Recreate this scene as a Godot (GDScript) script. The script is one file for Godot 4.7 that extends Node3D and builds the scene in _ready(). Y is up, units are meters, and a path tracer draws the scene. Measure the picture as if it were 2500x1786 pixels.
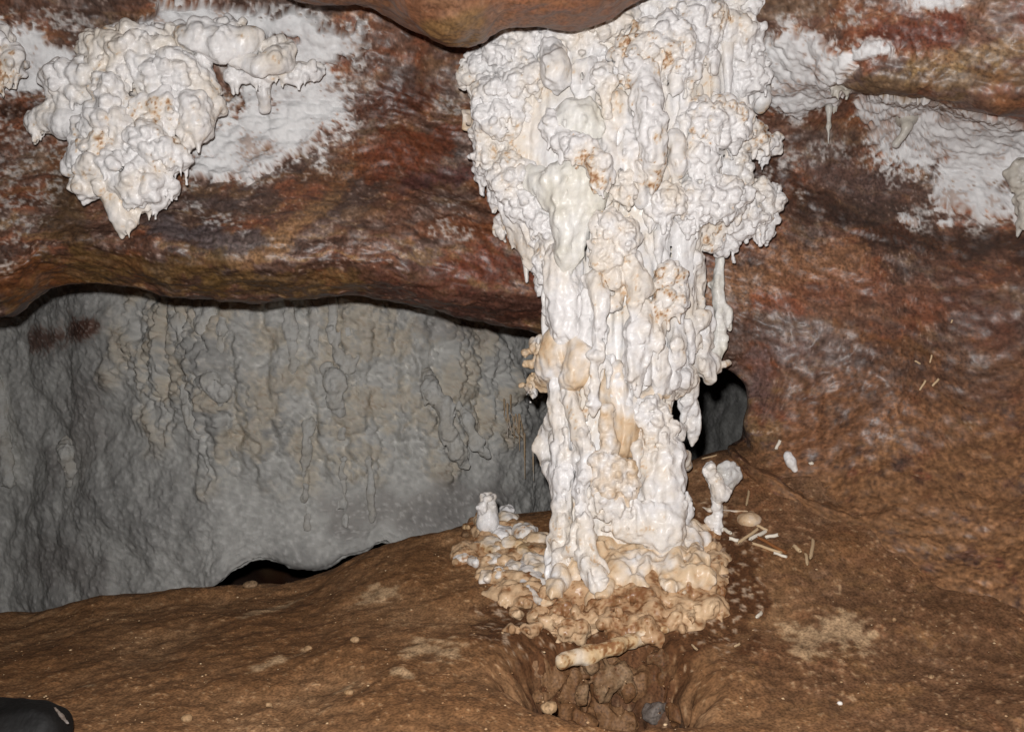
extends Node3D
# A limestone cave lit by the photographer's flash. The camera stands at (0, CY, 0) and looks along -z; distances are metres.

const F := 2350.0      # focal length in pixels of the 2500 pixel wide photograph
const CY := 0.55       # eye height
const FULL := Vector3(0, 0, 1)
const CROP_A := Vector3(1000, 0, 2.273)
const CROP_B := Vector3(1200, 650, 2.953)
const CROP_C := Vector3(1100, 1100, 2.368)
const CROP_L := Vector3(0, 0, 2.273)
const CROP_R := Vector3(1700, 0, 2.275)
const CROP_W := Vector3(600, 650, 1.91)
const CROP_V := Vector3(0, 650, 1.91)

var fbm := FastNoiseLite.new()     # soft patches
var fine := FastNoiseLite.new()    # two octaves, quick
var ridge := FastNoiseLite.new()
var cell := FastNoiseLite.new()    # round knobs
var M := {}                        # materials
var rng := RandomNumberGenerator.new()
var jobs: Array = []
var results: Array = []
var cur: Array = []                # primitives of the part being described
var crop := FULL
var knob_size := 1.0               # scale of the popcorn
var mode := 0                      # how depth is found: 0 fixed depth, 1 front of the column, 2 on the floor
var depth := 2.1
var floor_px := PackedFloat32Array([-600, 0, 300, 600, 750, 900, 1150, 1450, 1700, 1900, 2150, 2500, 3000])
var floor_dd := PackedFloat32Array([0.5, 1.2, 1.5, 1.75, 2.0, 2.2, 2.35, 2.5, 2.8, 3.3, 4.2])
var floor_y: Array = []
var wall_paint: Array = []
var names := {}


func W(px: float, py: float, d: float) -> Vector3:
	return Vector3((px - 1250.0) / F * d, CY + (893.0 - py) / F * d, -d)


# ------------------------------------------------------------------ a small signed distance grid, meshed with surface nets
class Blob:
	var o: Vector3
	var c: float
	var nx: int
	var ny: int
	var nz: int
	var v: PackedFloat32Array

	func _init(lo: Vector3, hi: Vector3, size: float) -> void:
		c = size
		o = lo
		nx = int((hi.x - lo.x) / c) + 2
		ny = int((hi.y - lo.y) / c) + 2
		nz = int((hi.z - lo.z) / c) + 2
		v.resize(nx * ny * nz)
		v.fill(1.0)

	func tube(a: Vector3, b: Vector3, ra: float, rb: float, k: float, sz: float) -> void:
		var m := maxf(ra, rb) + k + 2.5 * c
		var mz := maxf(ra, rb) * sz + k + 2.5 * c
		var x0 := maxi(0, int((minf(a.x, b.x) - m - o.x) / c))
		var x1 := mini(nx - 1, int((maxf(a.x, b.x) + m - o.x) / c) + 1)
		var y0 := maxi(0, int((minf(a.y, b.y) - m - o.y) / c))
		var y1 := mini(ny - 1, int((maxf(a.y, b.y) + m - o.y) / c) + 1)
		var z0 := maxi(0, int((minf(a.z, b.z) - mz - o.z) / c))
		var z1 := mini(nz - 1, int((maxf(a.z, b.z) + mz - o.z) / c) + 1)
		var ab := b - a
		ab.z /= sz
		var il := 1.0 / maxf(ab.length_squared(), 1e-9)
		var ik := 0.25 / maxf(k, 1e-6)
		for iz in range(z0, z1 + 1):
			var pz := (o.z + iz * c - a.z) / sz
			for iy in range(y0, y1 + 1):
				var py := o.y + iy * c - a.y
				var base := (iz * ny + iy) * nx
				var part := py * ab.y + pz * ab.z
				for ix in range(x0, x1 + 1):
					var px := o.x + ix * c - a.x
					var t := clampf((px * ab.x + part) * il, 0.0, 1.0)
					var ex := px - ab.x * t
					var ey := py - ab.y * t
					var ez := pz - ab.z * t
					var d := sqrt(ex * ex + ey * ey + ez * ez) - ra - (rb - ra) * t
					var i := base + ix
					var w := v[i]
					var h := k - absf(d - w)
					if h > 0.0:
						v[i] = minf(d, w) - h * h * ik
					elif d < w:
						v[i] = d

	func egg(p: Vector3, r: Vector3, k: float) -> void:
		var m := k + 2.5 * c
		var x0 := maxi(0, int((p.x - r.x - m - o.x) / c))
		var x1 := mini(nx - 1, int((p.x + r.x + m - o.x) / c) + 1)
		var y0 := maxi(0, int((p.y - r.y - m - o.y) / c))
		var y1 := mini(ny - 1, int((p.y + r.y + m - o.y) / c) + 1)
		var z0 := maxi(0, int((p.z - r.z - m - o.z) / c))
		var z1 := mini(nz - 1, int((p.z + r.z + m - o.z) / c) + 1)
		var ik := 0.25 / maxf(k, 1e-6)
		for iz in range(z0, z1 + 1):
			var qz := (o.z + iz * c - p.z) / r.z
			for iy in range(y0, y1 + 1):
				var qy := (o.y + iy * c - p.y) / r.y
				var base := (iz * ny + iy) * nx
				var s2 := qy * qy + qz * qz
				var g2 := qy * qy / (r.y * r.y) + qz * qz / (r.z * r.z)
				for ix in range(x0, x1 + 1):
					var qx := (o.x + ix * c - p.x) / r.x
					var k0 := sqrt(qx * qx + s2)
					var k1 := sqrt(qx * qx / (r.x * r.x) + g2) + 1e-6
					var d := k0 * (k0 - 1.0) / k1
					var i := base + ix
					var w := v[i]
					var h := k - absf(d - w)
					if h > 0.0:
						v[i] = minf(d, w) - h * h * ik
					elif d < w:
						v[i] = d

	# knobs of cellular noise and vertical flutes, pushed out of the surface
	func roughen(cells: FastNoiseLite, soft: FastNoiseLite, knob: float, knob_f: float, lump: float, lump_f: float, flute: float) -> void:
		var lim := knob + lump + flute + 3.5 * c
		for iz in nz:
			for iy in ny:
				var base := (iz * ny + iy) * nx
				for ix in nx:
					var d := v[base + ix]
					if d > lim or d < -lim:
						continue
					var x := o.x + ix * c
					var y := o.y + iy * c
					var z := o.z + iz * c
					if knob > 0.0:
						var q := cells.get_noise_3d(x * knob_f, y * knob_f, z * knob_f) + 1.0
						d -= knob * (0.55 - q * q * 1.1)
						q = cells.get_noise_3d(x * knob_f * 2.1 + 3.0, y * knob_f * 2.1, z * knob_f * 2.1) + 1.0
						d -= knob * 0.5 * (0.55 - q * q * 1.1)
					if lump > 0.0:
						d -= lump * soft.get_noise_3d(x * lump_f, y * lump_f * 0.8, z * lump_f)
					if flute > 0.0:
						d -= flute * soft.get_noise_3d(x * 24.0, y * 3.5, z * 24.0)
					v[base + ix] = d

	func mesh() -> Array:
		var P := PackedVector3Array()
		var N := PackedVector3Array()
		var I := PackedInt32Array()
		var id := PackedInt32Array()
		id.resize(v.size())
		id.fill(-1)
		var nxy := nx * ny
		var skip := 4.0 * c
		for z in nz - 1:
			for y in ny - 1:
				var base := (z * ny + y) * nx
				for x in nx - 1:
					var i := base + x
					var a := v[i]
					if a > skip or a < -skip:
						continue
					var b := v[i + 1]
					var e := v[i + nx]
					var f := v[i + nx + 1]
					var g := v[i + nxy]
					var h := v[i + nxy + 1]
					var j := v[i + nxy + nx]
					var k := v[i + nxy + nx + 1]
					var s := int(a < 0.0) + int(b < 0.0) + int(e < 0.0) + int(f < 0.0) + int(g < 0.0) + int(h < 0.0) + int(j < 0.0) + int(k < 0.0)
					if s == 0 or s == 8:
						continue
					var q := Vector3.ZERO
					var n := 0
					if (a < 0.0) != (b < 0.0): q += Vector3(a / (a - b), 0, 0); n += 1
					if (e < 0.0) != (f < 0.0): q += Vector3(e / (e - f), 1, 0); n += 1
					if (g < 0.0) != (h < 0.0): q += Vector3(g / (g - h), 0, 1); n += 1
					if (j < 0.0) != (k < 0.0): q += Vector3(j / (j - k), 1, 1); n += 1
					if (a < 0.0) != (e < 0.0): q += Vector3(0, a / (a - e), 0); n += 1
					if (b < 0.0) != (f < 0.0): q += Vector3(1, b / (b - f), 0); n += 1
					if (g < 0.0) != (j < 0.0): q += Vector3(0, g / (g - j), 1); n += 1
					if (h < 0.0) != (k < 0.0): q += Vector3(1, h / (h - k), 1); n += 1
					if (a < 0.0) != (g < 0.0): q += Vector3(0, 0, a / (a - g)); n += 1
					if (b < 0.0) != (h < 0.0): q += Vector3(1, 0, b / (b - h)); n += 1
					if (e < 0.0) != (j < 0.0): q += Vector3(0, 1, e / (e - j)); n += 1
					if (f < 0.0) != (k < 0.0): q += Vector3(1, 1, f / (f - k)); n += 1
					q /= n
					id[i] = P.size()
					P.append(o + (Vector3(x, y, z) + q) * c)
					var u := 1.0 - q.y
					var t := 1.0 - q.z
					N.append(Vector3(
						((b - a) * u + (f - e) * q.y) * t + ((h - g) * u + (k - j) * q.y) * q.z,
						((e - a) * (1.0 - q.x) + (f - b) * q.x) * t + ((j - g) * (1.0 - q.x) + (k - h) * q.x) * q.z,
						((g - a) * (1.0 - q.x) + (h - b) * q.x) * u + ((j - e) * (1.0 - q.x) + (k - f) * q.x) * q.y).normalized())
					if y > 0 and z > 0 and (a < 0.0) != (b < 0.0):
						quad(I, id[i], id[i - nx], id[i - nx - nxy], id[i - nxy], a < 0.0)
					if x > 0 and z > 0 and (a < 0.0) != (e < 0.0):
						quad(I, id[i], id[i - nxy], id[i - nxy - 1], id[i - 1], a < 0.0)
					if x > 0 and y > 0 and (a < 0.0) != (g < 0.0):
						quad(I, id[i], id[i - 1], id[i - 1 - nx], id[i - nx], a < 0.0)
		return [P, N, I]

	func quad(I: PackedInt32Array, a: int, b: int, e: int, f: int, out: bool) -> void:
		if a < 0 or b < 0 or e < 0 or f < 0:
			return
		if out:
			I.append_array(PackedInt32Array([a, e, b, a, f, e]))
		else:
			I.append_array(PackedInt32Array([a, b, e, a, e, f]))


# ------------------------------------------------------------------ describing parts
func column_depth(px: float, py: float) -> float:
	var ys := [0.0, 150.0, 300.0, 450.0, 550.0, 700.0, 850.0, 1000.0, 1150.0, 1300.0, 1500.0]
	var xs := [1530.0, 1510.0, 1505.0, 1500.0, 1500.0, 1510.0, 1520.0, 1500.0, 1505.0, 1520.0, 1520.0]
	var hs := [330.0, 360.0, 350.0, 310.0, 225.0, 195.0, 190.0, 165.0, 165.0, 190.0, 200.0]
	var i := 0
	while i < 9 and py > ys[i + 1]:
		i += 1
	var t := clampf((py - ys[i]) / (ys[i + 1] - ys[i]), 0, 1)
	var u: float = (px - lerpf(xs[i], xs[i + 1], t)) / lerpf(hs[i], hs[i + 1], t)
	return 2.23 - 0.15 * sqrt(maxf(0.0, 1.0 - u * u))


func floor_height(px: float, d: float) -> float:
	var i := 0
	while i < floor_px.size() - 2 and px > floor_px[i + 1]:
		i += 1
	var j := 0
	while j < floor_dd.size() - 2 and d > floor_dd[j + 1]:
		j += 1
	var t := clampf((px - floor_px[i]) / (floor_px[i + 1] - floor_px[i]), 0, 1)
	var u := clampf((d - floor_dd[j]) / (floor_dd[j + 1] - floor_dd[j]), 0, 1)
	return CY + lerpf(lerpf(floor_y[j][i], floor_y[j][i + 1], t), lerpf(floor_y[j + 1][i], floor_y[j + 1][i + 1], t), u)


func floor_depth(px: float, py: float) -> float:
	var d := 1.25
	while d < 2.6 and W(px, py, d).y > floor_height(px, d):
		d += 0.01
	return d


var ground := PackedFloat32Array()      # depth of the nearest rock or mud, by blocks of 8 photo pixels


func note_ground(p: PackedVector3Array) -> void:
	if ground.is_empty():
		ground.resize(320 * 230)
		ground.fill(9.0)
	for q in p:
		var d := -q.z
		if d < 1.2 or d > 2.8:
			continue
		var u := int((1250.0 + q.x / d * F) / 8.0)
		var v := int((893.0 - (q.y - CY) / d * F) / 8.0)
		if u >= 0 and u < 320 and v >= 0 and v < 230 and d < ground[v * 320 + u]:
			ground[v * 320 + u] = d


func ground_depth(px: float, py: float) -> float:
	var sum := 0.0
	var n := 0
	for j in [-1, 0, 1]:
		var d := ground[clampi(int(py / 8.0) + j, 0, 229) * 320 + clampi(int(px / 8.0), 0, 319)]
		if d < 8.0:
			sum += d
			n += 1
	return sum / n if n > 0 else floor_depth(px, py)


func place(x: float, y: float, dz: float) -> Array:   # [point, metres per unit of the crop]
	var px := crop.x + x / crop.z
	var py := crop.y + y / crop.z
	var d := depth
	if mode == 1:
		d = column_depth(px, py)
	elif mode == 2:
		d = floor_depth(px, py)
	elif mode == 3:
		d = (lerpf(4.35, 3.95, px / 250.0) if px < 250.0 else lerpf(3.95, 3.7, minf(1.0, (px - 250.0) / 270.0))) - 0.04
	d += dz
	return [W(px, py, d), d / F / crop.z]


func T(pts: Array, k := 0.008, sz := 1.0) -> void:    # a chain of tapered tubes through [x, y, dz, radius]
	for i in pts.size() - 1:
		var a := place(pts[i][0], pts[i][1], pts[i][2])
		var b := place(pts[i + 1][0], pts[i + 1][1], pts[i + 1][2])
		cur.append([0, a[0], b[0], pts[i][3] * a[1], pts[i + 1][3] * b[1], k, sz])


func E(x: float, y: float, dz: float, rx: float, ry: float, rz: float, k := 0.012) -> void:
	var a := place(x, y, dz)
	cur.append([1, a[0], Vector3(rx, ry, rz) * a[1], 0, 0, k, 1.0])


func P(x: float, y: float, dz: float, rx: float, ry: float, rz: float, n: int, r0 := 0.008, r1 := 0.015) -> void:   # cave popcorn: a core under knobs under smaller knobs
	var a := place(x, y, dz)
	var r: Vector3 = Vector3(rx, ry, rz) * a[1]
	cur.append([1, a[0], r * 0.88, 0, 0, 0.012, 1.0])
	for i in int(n * 1.25 / (knob_size * knob_size)):
		var v := Vector3(rng.randfn(), rng.randfn(), rng.randfn() * 0.8 + 0.5).normalized()
		var s := lerpf(r0 * 0.55, r1 * 1.2, pow(rng.randf(), 1.6)) * knob_size
		var p: Vector3 = a[0] + v * (r - Vector3.ONE * s * 0.4)
		cur.append([1, p, Vector3(s, s * rng.randf_range(0.8, 1.15), s), 0, 0, 0.004, 1.0])
		for j in 2:
			var w := (v * 0.9 + Vector3(rng.randfn(), rng.randfn(), rng.randfn()) * 0.5).normalized()
			var q := s * rng.randf_range(0.4, 0.6)
			cur.append([1, p + w * s * 0.85, Vector3.ONE * q, 0, 0, 0.003, 1.0])
		if v.y < 0.2 and rng.randf() < 0.3:      # a drip or a broken spike under the knob
			var l := rng.randf_range(0.012, 0.034)
			var m := p + Vector3(0, -s * 0.5, 0)
			cur.append([0, m, m + Vector3(rng.randfn() * 0.003, -l, rng.randfn() * 0.003), s * 0.5, 0.0016, 0.006, 1.0])


func drips(n: int, x0: float, x1: float, y0: float, y1: float, l0: float, l1: float, r0: float, r1: float, dz := 0.0) -> void:   # small stalactites hanging in front of the flowstone
	for i in n:
		var x := rng.randf_range(x0, x1)
		var y := rng.randf_range(y0, y1)
		var l := rng.randf_range(l0, l1)
		var r := rng.randf_range(r0, r1)
		var b := rng.randf_range(-0.15, 0.15) * r
		T([[x, y, dz + 0.012, r * 1.3], [x + b, y + l * 0.5, dz, r * rng.randf_range(0.7, 1.1)], [x + b * 2.0, y + l, dz + 0.004, r * 0.35]], 0.006)


# ends a part: the primitives gathered in cur become a mesh of that name under parent
func part(parent: Node3D, called: String, tint: String, size := 0.004, rough := [0.008, 52.0, 0.004, 24.0, 0.0], label := "") -> void:
	jobs.append({"parent": parent, "name": called, "tint": tint, "size": size, "rough": rough, "prims": cur, "label": label, "seed": jobs.size()})
	cur = []


func run_job(n: int) -> void:
	var j: Dictionary = jobs[n]
	var lo := Vector3.ONE * 1e9
	var hi := -lo
	for q in j.prims:
		if q[0] == 0:
			var r := maxf(q[3], q[4]) * maxf(1.0, q[6])
			lo = lo.min(q[1] - Vector3.ONE * r).min(q[2] - Vector3.ONE * r)
			hi = hi.max(q[1] + Vector3.ONE * r).max(q[2] + Vector3.ONE * r)
		else:
			lo = lo.min(q[1] - q[2])
			hi = hi.max(q[1] + q[2])
	var rg: Array = j.rough
	var m: float = rg[0] + rg[2] + rg[4] + 3.0 * j.size + 0.006
	var b := Blob.new(lo - Vector3.ONE * m, hi + Vector3.ONE * m, j.size)
	for q in j.prims:
		if q[0] == 0:
			b.tube(q[1], q[2], q[3], q[4], q[5], q[6])
		else:
			b.egg(q[1], q[2], q[5])
	b.roughen(cell, fine, rg[0], rg[1], rg[2], rg[3], rg[4])
	var r := b.mesh()
	var C := PackedColorArray()
	C.resize(r[0].size())
	for i in r[0].size():
		C[i] = calcite(r[0][i], j.tint)
	r.append(C)
	results[n] = r


func calcite(p: Vector3, tint: String) -> Color:
	var a := fbm.get_noise_3d(p.x * 7.0, p.y * 7.0, p.z * 7.0)
	var b := fine.get_noise_3d(p.x * 32.0 + 9.0, p.y * 24.0, p.z * 32.0)
	var s := fine.get_noise_3d(p.x * 110.0, p.y * 90.0 + 5.0, p.z * 110.0)
	var white := Color(0.855, 0.848, 0.845)
	var cream := Color(0.842, 0.806, 0.758)
	var tan_stain := Color(0.72, 0.595, 0.465)
	var mix := 0.0
	var stain := 0.0
	match tint:
		"white": mix = 0.08; stain = 0.15
		"stained": mix = 0.25; stain = 0.60
		"cream": mix = 0.42; stain = 0.2
		"tan": mix = 0.7; stain = 0.55; cream = Color(0.79, 0.69, 0.565)
		"dirty": mix = 0.75; stain = 0.8; cream = Color(0.76, 0.65, 0.50); tan_stain = Color(0.50, 0.35, 0.22)
		"wall": white = Color(0.85, 0.845, 0.825); cream = Color(0.79, 0.77, 0.73); mix = 0.35
		"pebble": white = Color(0.72, 0.60, 0.46); cream = Color(0.64, 0.51, 0.37); mix = 0.5; stain = 0.5; tan_stain = Color(0.48, 0.34, 0.22)
		"apron": white = Color(0.78, 0.67, 0.54); cream = Color(0.65, 0.515, 0.385); mix = 0.5; stain = 0.95; tan_stain = Color(0.47, 0.335, 0.225)
		"mud": white = Color(0.62, 0.52, 0.41); cream = Color(0.50, 0.38, 0.27); mix = 0.5; stain = 0.6; tan_stain = Color(0.38, 0.26, 0.17)
		"grey": white = Color(0.855, 0.85, 0.833); cream = Color(0.82, 0.805, 0.76); mix = 0.5
		"dull": white = Color(0.75, 0.745, 0.735); cream = Color(0.69, 0.67, 0.63); mix = 0.5; stain = 0.0
		"earth": white = Color(0.55, 0.42, 0.30); cream = Color(0.44, 0.31, 0.20); mix = 0.5; stain = 0.4; tan_stain = Color(0.36, 0.23, 0.14)
		"slate": white = Color(0.56, 0.55, 0.55); cream = Color(0.40, 0.36, 0.33); mix = 0.5
		"black": white = Color(0.10, 0.097, 0.095); cream = Color(0.065, 0.062, 0.06); mix = 0.6
		"wood": white = Color(0.55, 0.35, 0.18); cream = Color(0.45, 0.27, 0.13); mix = 0.5
	var c := white.lerp(cream, clampf(mix + a * 1.4 + b * 0.35, 0.0, 1.0))
	if stain > 0.0:
		var w := b * 0.6 + a * 0.8 + s * 0.55
		c = c.lerp(tan_stain, smoothstep(0.70 - stain * 0.65, 1.05 - stain * 0.65, w) * 0.8)
		if stain > 0.55:
			c = c.lerp(Color(0.47, 0.31, 0.20), smoothstep(1.12 - stain * 0.75, 1.3 - stain * 0.75, s * 0.8 + a * 0.8 + b * 0.5) * 0.7)
	var g := 1.0 + s * 0.05
	return Color(c.r * g, c.g * g, c.b * g)


func finish_jobs() -> void:
	results.resize(jobs.size())
	var task := WorkerThreadPool.add_group_task(run_job, jobs.size(), -1, true)
	WorkerThreadPool.wait_for_group_task_completion(task)
	for n in jobs.size():
		var j: Dictionary = jobs[n]
		var r: Array = results[n]
		if r[2].is_empty():
			print("empty part ", j.name)
			continue
		var base: Vector3 = j.parent.position if j.parent != self else Vector3.ZERO
		var up: Node = j.parent
		while up != self and up.get_parent() != self:
			up = up.get_parent()
			base += up.position
		var moved := PackedVector3Array()
		moved.resize(r[0].size())
		for i in moved.size():
			moved[i] = r[0][i] - base
		var mi := commit(j.name, moved, r[1], r[3], r[2], M.dull_crust if j.tint == "wall" else M.calcite if j.tint not in ["earth", "black", "slate", "wood", "mud", "pebble"] else M.stone, j.parent)
		if j.label != "":
			mi.set_meta("label", j.label)
	jobs = []
	results = []


func commit(called: String, v: PackedVector3Array, n: PackedVector3Array, c: PackedColorArray, i: PackedInt32Array, m: Material, parent: Node) -> MeshInstance3D:
	var a := []
	a.resize(Mesh.ARRAY_MAX)
	a[Mesh.ARRAY_VERTEX] = v
	a[Mesh.ARRAY_NORMAL] = n
	a[Mesh.ARRAY_COLOR] = c
	a[Mesh.ARRAY_INDEX] = i
	var am := ArrayMesh.new()
	am.add_surface_from_arrays(Mesh.PRIMITIVE_TRIANGLES, a)
	var mi := MeshInstance3D.new()
	mi.mesh = am
	mi.material_override = m
	mi.name = numbered(called, parent)
	parent.add_child(mi, true)
	return mi


func numbered(called: String, parent: Node) -> String:
	var key := "%d/%s" % [parent.get_instance_id(), called]
	var k: int = names.get(key, 0)
	names[key] = k + 1
	return called if k == 0 else "%s_%03d" % [called, k]


func thing(called: String, label: String, category: String, at: Vector3, group := "") -> Node3D:
	var o := Node3D.new()
	o.name = numbered(called, self)
	add_child(o)
	o.position = at
	tag(o, label, category, group)
	return o


func tag(o: Node, label: String, category := "", group := "", kind := "") -> void:
	o.set_meta("label", label)
	if category != "": o.set_meta("category", category)
	if group != "": o.set_meta("group", group)
	if kind != "": o.set_meta("kind", kind)


# ------------------------------------------------------------------ rock sheets: a net of control points, splined, then roughened
func spline(a: Vector3, b: Vector3, c: Vector3, d: Vector3, t: float) -> Vector3:
	return 0.5 * (2.0 * b + (c - a) * t + (2.0 * a - 5.0 * b + 4.0 * c - d) * t * t + (3.0 * b - a - 3.0 * c + d) * t * t * t)


func along(p: Array, counts: Array) -> PackedVector3Array:
	var out := PackedVector3Array()
	var n := p.size()
	for i in n - 1:
		var a: Vector3 = p[maxi(i - 1, 0)]
		var d: Vector3 = p[mini(i + 2, n - 1)]
		for k in counts[i]:
			out.append(spline(a, p[i], p[i + 1], d, float(k) / counts[i]))
	out.append(p[n - 1])
	return out


func net(cols: Array, res: float, most := 90, coarse_rows := [], coarse_cols := []) -> Dictionary:    # {p, w, h}: w samples across, h down
	var nr: int = cols[0].size()
	var down := []
	for r in nr - 1:
		var l := 0.0
		for c in cols:
			l += c[r].distance_to(c[r + 1]) / cols.size()
		down.append(clampi(int(l / res * (0.2 if r in coarse_rows else 1.0)), 2, most))
	var lines := []
	for c in cols:
		lines.append(along(c, down))
	var h: int = lines[0].size()
	var across := []
	for c in cols.size() - 1:
		var l := 0.0
		for r in nr:
			l += cols[c][r].distance_to(cols[c + 1][r]) / nr
		across.append(clampi(int(l / res * (0.2 if c in coarse_cols else 1.0)), 2, most))
	var w := 1
	for k in across:
		w += k
	var p := PackedVector3Array()
	for y in h:
		var row := []
		for l in lines:
			row.append(l[y])
		p.append_array(along(row, across))
	return {"p": p, "w": w, "h": h}


func grid_normals(g: Dictionary, flip: bool) -> PackedVector3Array:
	var n := PackedVector3Array()
	var p: PackedVector3Array = g.p
	n.resize(p.size())
	var w: int = g.w
	var h: int = g.h
	for y in h:
		var u := maxi(y - 1, 0) * w
		var d := mini(y + 1, h - 1) * w
		for x in w:
			var a := p[y * w + mini(x + 1, w - 1)] - p[y * w + maxi(x - 1, 0)]
			var b := p[d + x] - p[u + x]
			var v := b.cross(a).normalized()
			n[y * w + x] = -v if flip else v
	return n


func grid_index(w: int, h: int, flip: bool) -> PackedInt32Array:
	var I := PackedInt32Array()
	I.resize((w - 1) * (h - 1) * 6)
	var k := 0
	for y in h - 1:
		for x in w - 1:
			var a := y * w + x
			I[k] = a
			I[k + 1] = a + (w if flip else 1)
			I[k + 2] = a + w + 1
			I[k + 3] = a
			I[k + 4] = a + w + 1
			I[k + 5] = a + (1 if flip else w)
			k += 6
	return I


# a patch of paint or crust on rock: a capsule in the upright plane, from one traced point to another
func stroke(px: float, py: float, qx: float, qy: float, d: float, r: float) -> Array:
	var a := W(px, py, d)
	var b := W(qx, qy, d)
	return [Vector2(a.x, a.y), Vector2(b.x, b.y), r * d / F, d]


func near_stroke(s: Array, q: Vector3) -> float:    # 1 on the line, 0 on the rim, negative outside
	var x := q.x
	var y := q.y
	var a: Vector2 = s[0]
	var b: Vector2 = s[1]
	var r: float = s[2]
	var p := Vector2(x, y)
	var ab := b - a
	var t := clampf((p - a).dot(ab) / maxf(ab.length_squared(), 1e-9), 0.0, 1.0)
	return 1.0 - p.distance_to(a + ab * t) / r - maxf(0.0, absf(q.z + s[3]) - 0.17) * 9.0


func floor_stroke(px: float, py: float, qx: float, qy: float, r: float) -> Array:    # the same on the ground, seen from above
	var d := floor_depth(px, py)
	var e := floor_depth(qx, qy)
	return [Vector2((px - 1250.0) / F * d, d), Vector2((qx - 1250.0) / F * e, e), r * d / F]


func near_floor(s: Array, q: Vector3) -> float:
	var a: Vector2 = s[0]
	var b: Vector2 = s[1]
	var ab := b - a
	var v := Vector2(q.x, -q.z) - a
	var t := clampf(v.dot(ab) / maxf(ab.length_squared(), 1e-9), 0.0, 1.0)
	v -= ab * t
	return 1.0 - Vector2(v.x, v.y * 0.5).length() / s[2]


# runs a band function over the rows of a sheet on all cores
var sheet := {}
var bands: Array = []


func run_bands(h: int, w: int, work: Callable) -> void:
	var n := 16
	sheet.h = h
	sheet.w = w
	bands = []
	bands.resize(n)
	var task := WorkerThreadPool.add_group_task(func(k: int): bands[k] = work.call(h * k / n * w, h * (k + 1) / n * w), n, -1, true)
	WorkerThreadPool.wait_for_group_task_completion(task)


func joined_points(key: int) -> PackedVector3Array:
	var out := PackedVector3Array()
	for b in bands:
		out.append_array(b[key])
	return out


func joined_colors(key: int) -> PackedColorArray:
	var out := PackedColorArray()
	for b in bands:
		out.append_array(b[key])
	return out


# height above the lip of the ledge, so that the layers of the rock follow it
var lip_x := PackedFloat32Array()
var lip_h := PackedFloat32Array()


func bed(p: Vector3) -> float:
	if lip_x.is_empty() or p.x <= lip_x[0]:
		return p.y - (lip_h[0] if not lip_x.is_empty() else 0.0)
	for i in lip_x.size() - 1:
		if p.x < lip_x[i + 1]:
			return p.y - lerpf(lip_h[i], lip_h[i + 1], smoothstep(lip_x[i], lip_x[i + 1], p.x))
	return p.y - lip_h[-1] + (p.x - lip_x[-1]) * 0.35


func rock_color(p: Vector3) -> Color:
	var a := fbm.get_noise_3d(p.x * 1.6, p.y * 2.2, p.z * 1.6)
	var b := fbm.get_noise_3d(p.x * 6.0 + 20.0, p.y * 8.0, p.z * 6.0)
	var y := bed(p)
	var s := fbm.get_noise_3d(p.x * 3.5 + b * 0.6, y * 30.0 + b * 1.6, p.z * 4.0 + 40.0)
	var g := fine.get_noise_3d(p.x * 24.0, p.y * 30.0, p.z * 24.0)
	var f := fine.get_noise_3d(p.x * 62.0 + 7.0, p.y * 66.0, p.z * 62.0)
	var low := smoothstep(0.30, 0.04, y)      # the layered olive band along the lip
	var c := Color(0.475, 0.345, 0.285)
	c = c.lerp(Color(0.365, 0.285, 0.25), smoothstep(0.0, 0.35, a + b * 0.5))
	c = c.lerp(Color(0.49, 0.425, 0.40), smoothstep(0.08, 0.4, b - a * 0.4 + g * 0.2) * 0.75)
	c = c.lerp(Color(0.53, 0.315, 0.22), smoothstep(0.1, 0.4, -b - a * 0.3 + s * 0.3 + g * 0.2) * 0.65)
	c = c.lerp(Color(0.53, 0.42, 0.29), smoothstep(0.05, 0.35, s + g * 0.15) * (0.35 + 0.4 * low))
	c = c.lerp(Color(0.25, 0.185, 0.155), smoothstep(0.05, 0.32, -s + g * 0.15) * (0.35 + 0.35 * low))
	if f + g * 0.5 > 0.62:
		c = c.lerp(Color(0.70, 0.65, 0.62), 0.4)
	var k := 1.06 + g * 0.22 + f * 0.17
	return Color(c.r * k, c.g * k, c.b * k)


func rock_relief(p: Vector3) -> float:
	var a := fbm.get_noise_3d(p.x * 2.6, p.y * 3.2, p.z * 2.6 + 7.0)
	var b := fine.get_noise_3d(p.x * 13.0, p.y * 17.0, p.z * 13.0)
	var s := fine.get_noise_3d(p.x * 5.0, bed(p) * 38.0, p.z * 8.0)
	var f := fine.get_noise_3d(p.x * 48.0, p.y * 55.0, p.z * 48.0)
	var r := ridge.get_noise_3d(p.x * 6.0, p.y * 9.0, p.z * 6.0)
	return a * 0.026 + b * 0.0042 + s * 0.0028 + f * 0.0008 - maxf(r, 0.0) * 0.006


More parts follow.
